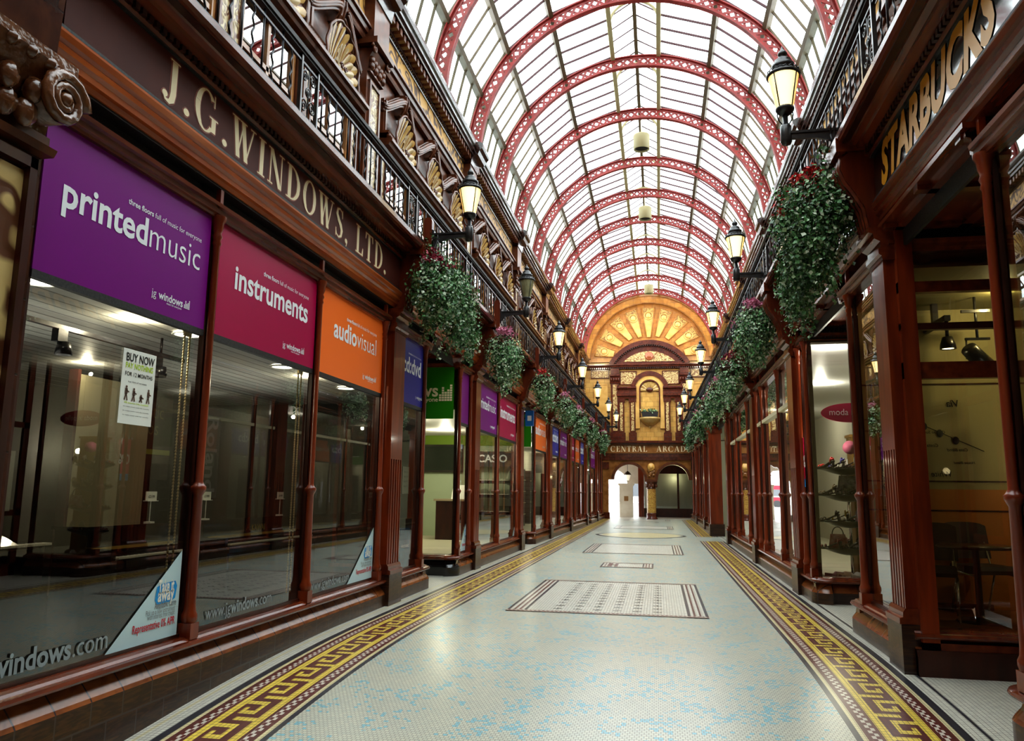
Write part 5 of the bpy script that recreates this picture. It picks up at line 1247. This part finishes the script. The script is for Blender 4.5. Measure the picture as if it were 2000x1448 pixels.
for i in range(2):
    t=thing('boxed_keyboard',('blue printed carton nearer the pilaster, behind the blue panel window','blue printed carton nearer the doorway, behind the blue panel window')[i],'carton',(-3.98,11.02+.48*i,.30))
    m=MB(); m.box((-.15,-.22,0),(.15,.22,.62)); m.obj('carton_board',mat('carton_blue',srgb(40,140,205),.4,srgb(20,80,160),(3,3,3)),t); m=MB(); m.text('electronic',.06,.152,-.18,.34,1,0,.01,width=.36); m.obj('lettering',WHITE,t)
t=thing('notice_sheet','white opening hours notice inside the window before the first doorway','notice',(-3.70,11.05,1.45)); MB().box((-.004,-.13,0),(0,.15,.40)).obj('paper_sheet',PAPER,t); m=MB()
for i,s in enumerate(('Opening hours','Monday 9.00 5.30','Tuesday 9.00 5.30','Saturday 9.00 5.30')): m.text(s,.03,.002,-.10,.31-.07*i,1,0,.0,width=.2)
m.obj('lettering',GREYI,t)
t=thing('shop_counter','dark shop counter with till behind the first doorway','counter',(-5.0,19.2,.30)); MB().box((-.5,-.35,0),(.4,.35,.95)).obj('counter_body',WOODD,t); MB().box((-.55,-.4,.95),(.45,.4,1.0)).obj('counter_top',mat('beige_top',(.4,.33,.22),.4),t); m=MB(); m.ext([(-.2,1.0),(.2,1.0),(.05,1.35),(0,1.35)],'x',-.15,.2); m.obj('till_screen',PAPER,t)
t=thing('projecting_sign','small blue projecting box sign above the second left doorway','sign',(-3.42,20.75,3.28)); MB().box((-.14,-.07,0),(.08,.07,.42)).obj('sign_box',mat('box_blue',srgb(20,110,190),.4),t); MB().box((-.08,-.075,.14),(.03,-.07,.28)).obj('sign_mark',WHITE,t); MB().box((-.22,-.02,.18),(-.14,.02,.24)).obj('wall_arm',IRON,t)
for i,(y,dx) in enumerate(((24.2,-1.5),(27.4,-1.2),(29.7,-1.3),(34.2,-1.2),(41,-1.2))):
    t=thing('display_cabinet',f'tall dark display cabinet inside the left shops, {ORD[i]} past the second doorway','cabinet',(-3.65+dx,y,.30)); MB().box((-.3,-.3,0),(.1,.3,2.0)).obj('cabinet_body',WOODD,t)
    m=MB()
    for z in (.4,.8,1.2,1.6): m.box((.1,-.26,z),(.13,.26,z+.03))
    m.obj('shelf',CREAM,t)
# ------------------------------------------------------------------ coffee shop corner
OLV=mat('vinyl_film_olive',(.46,.40,.18),.6); ORW=mat('vinyl_film_orange',(.62,.24,.035),.5)
r=struct('wall_coffee_end',(2.25,9.40,0)); MB().box((0,-.02,1.58),(2.6,.02,3.62)).obj('upper_band',OLV,r); MB().box((0,-.02,.3),(2.6,.02,1.58)).obj('lower_band',ORW,r)
MB().box((.52,-.08,.3),(.62,-.02,3.6)).obj('dark_mullion',BLACKI,r)
m=MB()
for z in (2.75,1.66,1.34): m.box((0,-.03,z),(2.0,-.021,z+.015))
m.obj('dado_lines',WOODD,r)
m=MB()
def mir(s,x,z,wd):
    vs,fs,w_=glyphs(s,.01,.25); k=wd/w_; m.add([(x+wd-a*k,-.032,z+b*k) for a,b in vs],fs,0)
for i,(s,x,z) in enumerate((('Italian Roast',.12,2.42),('French Roast',.06,2.22),('Espresso Roast',.28,2.22),('Gazebo Sun',.70,2.2),('Costa Rica',.62,2.05),('Casa Blend',.92,2.0),('House Blend',.98,1.86),('Blonde',.20,2.02),('Medium',.20,1.86),('Dark',.22,1.68),('White',.74,1.72))): mir(s,x,z,.22)
mir('Via',.95,2.50,.14)
m.tube([(.02,-.032,2.36),(.5,-.032,2.34),(.72,-.032,2.28),(1.3,-.032,2.0)],.004,4); m.obj('mirrored_lettering',BLACKI,r)
m=MB()
for x,z in ((.16,2.36),(.30,2.36),(.43,2.35),(.56,2.32),(.70,2.28),(.86,2.2),(1.02,2.12),(.26,1.97),(.26,1.81),(.26,1.6)): m.ball((x,-.032,z),(.035,.006,.045),10,6)
m.obj('bean_marks',BLACKI,r)
SEAT=mat('brown_upholstery',(.035,.020,.016),.6); CHROME=mat('chrome',(.75,.75,.75),.12,metal=1)
def chair_proto(label):
    t=thing('cafe_chair',label,'chair')
    m=MB(); m.ext([(-.22,.42),(.22,.42),(.24,.46),(.22,.50),(-.22,.50),(-.24,.46)],'x',-.21,.21); m.obj('seat',SEAT,t)
    m=MB(); m.grid(lambda u,v:(-.24+.48*u,.20+.05*sin(pi*u)+.06*v,.55+.38*v-.04*abs(2*u-1)**4*v),10,6); m.grid(lambda u,v:(-.24+.48*u,.235+.05*sin(pi*u)+.06*v,.55+.38*v-.04*abs(2*u-1)**4*v),10,6); m.obj('backrest',SEAT,t)
    for s in (-1,1):
        m=MB(); m.tube([(s*.2,-.24,.0),(s*.21,-.2,.40),(s*.21,.16,.43),(s*.2,.25,.72)],.012,6); m.obj('leg',CHROME,t)
        m=MB(); m.tube([(s*.2,.26,.0),(s*.21,.12,.42)],.012,6); m.obj('leg',CHROME,t)
    return t
c0=chair_proto('dark upholstered cafe chair nearest the fluted pilaster in the coffee shop'); c0.location=(2.70,8.62,.30); c0.rotation_euler=(0,0,-.3)
dup(c0,(3.30,8.98,.30),.25,'dark upholstered cafe chair in the middle, behind the round table'); dup(c0,(3.62,8.25,.30),-1.9,'dark upholstered cafe chair turned sideways nearest the right colonnette')
t=thing('cafe_table','round dark cafe table on a single pedestal in the coffee shop','table',(3.05,8.45,.30)); m=MB(); m.lathe([(0,.70),(.33,.70),(.35,.715),(.33,.735),(0,.735)],(0,0,0),28); m.obj('tabletop',WOODD,t); m=MB(); m.lathe([(.0,.0),(.22,.0),(.2,.025),(.04,.05),(.03,.1),(.03,.7)],(0,0,0),20); m.obj('pedestal',IRON,t)
t=thing('spotlight','lit spotlight on a short black ceiling track in the coffee shop','spotlight',(3.05,8.75,3.05)); m=MB(); m.box((-.03,-.05,.30),(.03,.9,.36)); m.tube([(0,0,.30),(0,0,.12)],.018,6); m.box((-.03,.3,.36),(.03,.36,.57)); m.obj('track',IRON,t)
m=MB(); m.lathe([(.0,.13),(.05,.13),(.075,.05),(.08,0),(.07,0),(.0,.05)],(0,0,0),16); m.obj('lamp_head',IRON,t); m=MB(); m.lathe([(0,.012),(.066,.008)],(0,0,0),16); m.obj('lens',mat('spot_lens',(1,.9,.6),.5,emit=10,ecol=(1,.85,.5)),t)
t=thing('stage_lamp','black unlit stage lamp hanging on a rod beside the lit spotlight','spotlight',(3.36,8.8,2.95)); m=MB(); m.tube([(0,0,.67),(0,0,.2)],.014,6); m.box((-.14,-.015,.5),(.14,.015,.53)); m.box((-.12,-.015,.2),(.12,.015,.225)); m.obj('rod',IRON,t); m=MB(); m.tube([(-.11,0,.21),(-.12,0,.0),(0,.0,-.02)],.01,5); m.tube([(-.13,-.1,.09),(.11,.06,-.10)],[.08,.095],14); m.obj('lamp_head',IRON,t)
# cross rails of the coffee shop side window
r=struct(nextname('trim'),(2.2,7.46,0)); MB().box((0,-.05,2.55),(1.2,.03,2.70)).obj('cross_rail',WOODH,r); MB().box((-.05,-.07,-.3),(1.2,.0,.20)).obj('kick_board',WOODD,r); MB().box((0,-.06,.20),(1.2,.0,.26)).obj('kick_bead',WOODH,r)
MB().box((-.0,-.06,-.3),(.14,.05,3.96)).obj('corner_stile',WOODV,r); MB().box((0,-.05,3.35),(1.2,.03,3.45)).obj('upper_rail',WOODH,r); MB().box((0,-.05,3.0),(1.2,.02,3.06)).obj('glazing_rail',WOODD,r)

# ------------------------------------------------------------------ curved shoe display
cross_window(True,11.80,1.15)
t=thing('oval_sign','crimson oval sign with pale lettering hanging in the curved shoe window','sign',(2.85,12.15,2.72)); m=MB(); m.ext([(.44*cos(i*pi/20),.145*sin(i*pi/20)) for i in range(40)],'y',-.015,.015); m.obj('oval_board',mat('oval_crimson',srgb(176,14,80),.3),t)
vs,fs,w_=glyphs('moda in pelle',.0); k=.66/w_; m=MB(); m.add([(-.33+a*k,-.018,-.035+b*k*1.1) for a,b in vs],fs,0); m.obj('lettering',mat('blush_ink',(.95,.8,.85),.5),t); m=MB(); m.tube([(0,0,.14),(0,0,.98)],.004,4); m.obj('hanging_wire',IRON,t)
t=thing('display_stand','grey metal post carrying four dark leaf shaped shoe shelves','shoe stand',(2.80,12.55,.30)); m=MB(); m.tube([(0.05,.1,0),(0.05,.1,1.75)],.025,8); m.lathe([(0,0),(.16,0),(.14,.02),(0,.03)],(.05,.1,0),16); m.obj('post',CHROME,t)
for z in (.42,.82,1.21,1.61):
    m=MB(); m.ext([(-.42,-.05),(-.30,-.16),(-.05,-.22),(.25,-.2),(.38,-.08),(.40,.1),(.1,.2),(-.25,.08)],'z',z-.018,z); m.grid(lambda u,v:(-.36+.74*u,-.14+.26*v,z-.018-.09*sin(pi*u)*sin(pi*v)),12,6); m.obj('leaf_shelf',mat('shelf_grey',(.07,.065,.055),.3),t)
def shoe(x,y,z,rz,c,label,pump=False,group=None,s=1.28):
    t=thing('shoe',label,'shoe',(x,y,z),rz,group); cm=mat('leather_%d_%d_%d'%c,srgb(*c),.35); heel=.02 if pump else .07; S=lambda p:tuple(q*s for q in p)
    m=MB(); prof=[(0,.0,.030),(.05,.0,.036),(.10,.012,.034),(.15,.035 if not pump else .02,.028),(.20,heel-.01,.026),(.235,heel,.024),(.25,heel,.012)]
    vs=[]
    for u,zz,w_ in prof: vs+=[S((u-.12,-w_,zz)),S((u-.12,w_,zz)),S((u-.12,w_,zz+.012)),S((u-.12,-w_,zz+.012))]
    m.add(vs,[(4*i+k,4*i+(k+1)%4,4*i+4+(k+1)%4,4*i+4+k) for i in range(6) for k in range(4)]+[(0,1,2,3),(24,27,26,25)],0,True); so=m.obj('sole',SEAT,t)
    m=MB()
    if pump: m.grid(lambda u,v:S((-.125+.25*u,(.037*sin(pi*min(1,.25+u*.9))+.004)*cos(pi*v),.012+heel*u+(.05+.015*u)*sin(pi*v)*(1 if u<.45 else .55))),12,8)
    else:
        for u,w_,h in ((-.09,.038,.035),(-.05,.038,.045),(.09,.03,.10)): m.tube([S((u,w_*cos(a*pi/8),.012+max(0,heel*(u+.05)*4)+h*sin(a*pi/8)*.7)) for a in range(9)],.008*s,5)
        m.tube([S((.09,.028,.085)),S((.12,.0,.105)),S((.09,-.028,.085))],.012*s,5)
    m.obj('upper',cm,t)
    m=MB(); m.tube([S((.115,0,0)),S((.11,0,heel))],[.010*s,.018*s],6); m.obj('heel',SEAT,so)
SH=[(200,30,30,'red'),(90,80,170,'lilac'),(225,215,195,'ivory'),(190,160,110,'tan')]
LV=[('highest',1.91,0),('second highest',1.51,1),('third',1.12,2),('lowest',.72,3)]
PAL=[[(205,30,35,'red'),(80,75,165,'violet'),(225,222,210,'white'),(190,150,150,'dusky pink'),(120,70,50,'brown')],
     [(190,170,140,'beige'),(70,55,45,'dark brown'),(215,190,195,'blush'),(20,20,22,'black'),(150,120,80,'bronze')],
     [(60,45,30,'chocolate'),(210,170,30,'yellow'),(230,225,225,'silver white'),(200,30,120,'magenta'),(110,80,60,'tan')],
     [(150,60,60,'brick red'),(215,150,150,'salmon'),(90,60,50,'walnut'),(230,220,210,'cream'),(180,170,190,'mauve grey')]]
for (nm,z,k) in LV:
    for i,c in enumerate(PAL[k]): shoe(2.80-.30+.145*i,12.50+(.04 if i%2 else -.08),z,-1.0+.35*i+.2*k,c[:3],f'{c[3]} strappy heeled sandal on the {nm} leaf shaped shelf',False,'shoes in the curved window')
for i,c in enumerate(((110,60,60,'maroon'),(200,175,150,'sand'),(235,235,232,'white'),(150,120,100,'taupe'))): shoe(2.48+.15*i,12.15+.07*(i%2),.305,-2.6+.2*i,c[:3],f'{c[3]} flat pump on the floor of the curved window',True,'shoes in the curved window',1.35)
def bag(x,y,z,c,label,s=1):
    t=thing('handbag',label,'handbag',(x,y,z)); m=MB(); m.grid(lambda u,v:(.17*s*(2*u-1)*(1-.25*v),-.06*s*sin(pi*v)*sin(pi*u)-.01,.26*s*v),10,8); m.grid(lambda u,v:(.17*s*(2*u-1)*(1-.25*v),.06*s*sin(pi*v)*sin(pi*u)+.01,.26*s*v),10,8); m.obj('body',c,t); m=MB(); m.tube([(.10*s*cos(a*pi/10),0,.25*s+.14*s*sin(a*pi/10)) for a in range(11)],.010*s,6); m.obj('handle',SEAT,t)
bag(3.02,12.40,1.115,mat('magenta_leather',srgb(205,40,130),.4,srgb(240,220,235),(14,14,14)),'magenta and white handbag at the end of the third shelf',.9)
bag(2.86,12.62,1.515,mat('grey_print',(.10,.11,.12),.5,(.45,.47,.5),(16,16,16)),'grey patterned bag behind the second highest shelf',1.1)
bag(2.62,12.45,.72,mat('rose_leather',srgb(170,70,70),.4,srgb(220,170,160),(12,12,12)),'rose patterned clutch bag on the lowest shelf',.8)
t=thing('shop_box','ochre cardboard display column behind the shoe shelves','box',(3.15,12.9,.30)); MB().box((-.2,-.15,0),(.2,.15,2.1)).obj('carton',mat('ochre_card',(.42,.26,.07),.6),t); MB().box((-.22,-.17,2.1),(.22,.17,2.14)).obj('lid',mat('ochre_card',(.42,.26,.07),.6),t)
m=MB(); m.lathe([(0,-.10),(.06,-.09),(.1,-.03),(.1,.03),(.06,.09),(0,.10)],(0,0,0),18); o=m.obj('hat',mat('pink_felt',srgb(220,120,150),.6),None,(2.86,12.45,2.22)); o.rotation_euler=(1.2,.2,0); tag(o,'small round pink hat above the highest shoe shelf','hat')
t=thing('sale_sticker','pink and blue sale sticker on the window left of the curved display','sticker',(2.19,12.62,1.62)); MB().box((0,-.2,.12),(.004,.2,.75)).obj('pink_sheet',mat('sale_pink',srgb(220,20,80),.4),t); MB().box((0,-.2,0),(.004,.2,.12)).obj('blue_sheet',SKYI,t); m=MB(); m.add([(-.002,.15-a*.25,.30+b*.25) for a,b in glyphs('70%',.02)[0]],glyphs('70%',.02)[1],0); m.obj('lettering',PAPER,t)
m=MB()
for i in range(26):
    x0=3.35-1.1*i/26
    m.tube([(x0-.02,0,0),(x0-.02,0,.16)],.007,4); m.tube([(x0-.042+.018*cos(a*pi/4),0,.08+.04*sin(a*pi/4)) for a in range(8)],.006,4,closed=True)
m.box((2.22,-.01,-.01),(3.35,.01,.01)); m.box((2.22,-.01,.16),(3.35,.01,.18))
t=thing('iron_cresting','pierced black iron grille above the curved shoe window','grille',(0,11.74,3.78)); m.obj('pierced_band',IRONL,t)
for i,(x,y) in enumerate(((3.0,8.9),(3.22,8.95))): pass

# ------------------------------------------------------------------ street beyond the end arches
STONE=mat('pale_stone',(.80,.74,.62),.7,(.70,.63,.50),(2,2,2))
t=thing('stone_pier','pale stone pier with moulded capital in the left end arch','pier',(-2.05,50.2,0)); m=MB(); m.box((-.42,-.3,0),(.42,.3,1.95)); m.obj('shaft',STONE,t); m=MB(); m.ext([(-.42,1.95),(-.5,2.0),(-.5,2.1),(.5,2.1),(.5,2.0),(.42,1.95)],'y',-.38,.38); m.obj('capital',STONE,t); MB().box((-.13,-.32,1.0),(.13,-.3,1.3)).obj('brass_plaque',mat('plaque',(.30,.16,.06),.4),t)
m=MB(); A=arc(-2.9,2.1,.9,180,0,20)
r=struct('wall_street_arch',(0,51,0))
for p,q in zip(A,A[1:]): m.quad((p[0],-.2,p[1]),(q[0],-.2,q[1]),(q[0],-.2,4.4),(p[0],-.2,4.4)); m.quad((p[0],-.2,p[1]),(q[0],-.2,q[1]),(q[0],.3,q[1]),(p[0],.3,p[1]))
m.box((-6,-.2,0),(-3.8,.3,4.4)); m.box((-2.0,-.2,2.1),(-1.3,.3,4.4)); m.obj('street_arch',STONE,r)
MB().box((-1.3,-.25,0),(-.95,.2,4.4)).obj('wood_post',WOODV,r)
MB().box((-.95,-.2,0),(4,-.1,.55)).obj('stall_riser',WOODD,r); MB().box((-.95,-.2,2.75),(4,-.1,4.4)).obj('shop_head',WOODD,r)
MB().quad((-.95,-.1,.55),(4,-.1,.55),(4,-.1,2.75),(-.95,-.1,2.75)).obj('shop_pane',GLASS,r); 
m=MB(); m.box((-.4,-.2,.5),(-.3,-.05,2.8)); m.box((1.15,-.2,.5),(1.27,-.05,2.8)); m.obj('shop_mullion',WOODD,r)
MB().box((-.95,.55,.3),(4,.6,2.9)).obj('shop_blind',mat('pale_blind',(.55,.62,.55),.6,(.45,.52,.46),(1,1,.4)),r)
pl(1,51.1,2.5,12,(1,.85,.5))
t=thing('end_lantern','hanging lantern with pale glass inside the left end arch','lamp',(CX-1.45,48.6,2.25)); m=MB(); m.lathe([(.08,0),(.19,.36)],(0,0,0),6,smooth=False); m.obj('glass_shade',mat('lantern_pale',(.9,.85,.7),.4,emit=.6,ecol=(1,.9,.7)),t); m=MB(); m.lathe([(.2,.36),(.22,.38),(.12,.52),(.06,.56),(.0,.62)],(0,0,0),6,smooth=False); m.tube([(0,0,.6),(0,0,1.24)],.015,5); m.lathe([(0,-.03),(.09,-.02),(.09,.0)],(0,0,0),6); m.obj('cap',IRON,t)
r=struct('wall_arch_porch',(0,0,0)); MB().box((-5,46.7,3.5),(5,54,3.7)).obj('porch_ceiling',FAIO,r); MB().box((3.0,46.7,0),(3.1,52,3.6)).obj('porch_side',FARB,r)
STREETW=mat('street_stone',(.82,.80,.76),.8,(.66,.64,.60),(.5,.5,.5))
r=struct('exterior_street',(0,0,0)); MB().box((-40,128,0),(40,129,24)).obj('street_building',STREETW,r)
m=MB()
for i in range(8):
    for j in range(3): m.box((-26+i*7,127.9,1+j*7),(-23+i*7,128,5+j*7))
m.obj('street_windows',mat('street_glass',(.12,.13,.14),.1),r); MB().box((-20,53,-.25),(20,128,-.05)).obj('street_paving',mat('street_paving',(.40,.39,.37),.8),r)
t=thing('street_bus','red and white bus in the street seen through the left end arch','bus',(-9.2,104,-.05)); m=MB(); m.box((-2,0,.35),(2.6,2.4,1.3)); m.obj('lower_body',mat('bus_red',srgb(190,20,50),.3),t); MB().box((-2,0,2.2),(2.6,2.4,2.7)).obj('upper_body',mat('bus_red',srgb(190,20,50),.3),t); MB().box((-1.98,.02,1.3),(2.58,2.38,2.2)).obj('bus_windows',mat('street_glass',(.12,.13,.14),.1),t); MB().box((-2,-.01,1.22),(2.6,0,1.34)).obj('white_band',WHITEP,t)
for x in (-1.2,1.6):
    m=MB(); m.ext([(x+.42*cos(i*pi/10),.40+.42*sin(i*pi/10)) for i in range(20)],'y',-.05,.2); m.obj('wheel',IRON,t)

r=struct('wall_front_light_block',(0,-3.2,0)); MB().box((-9,-.2,-1),(7,0,15)).obj('wall_face',mat('light_block_brown',(.22,.12,.06),.6),r)  # unseen wall added behind the camera to block light from the open end
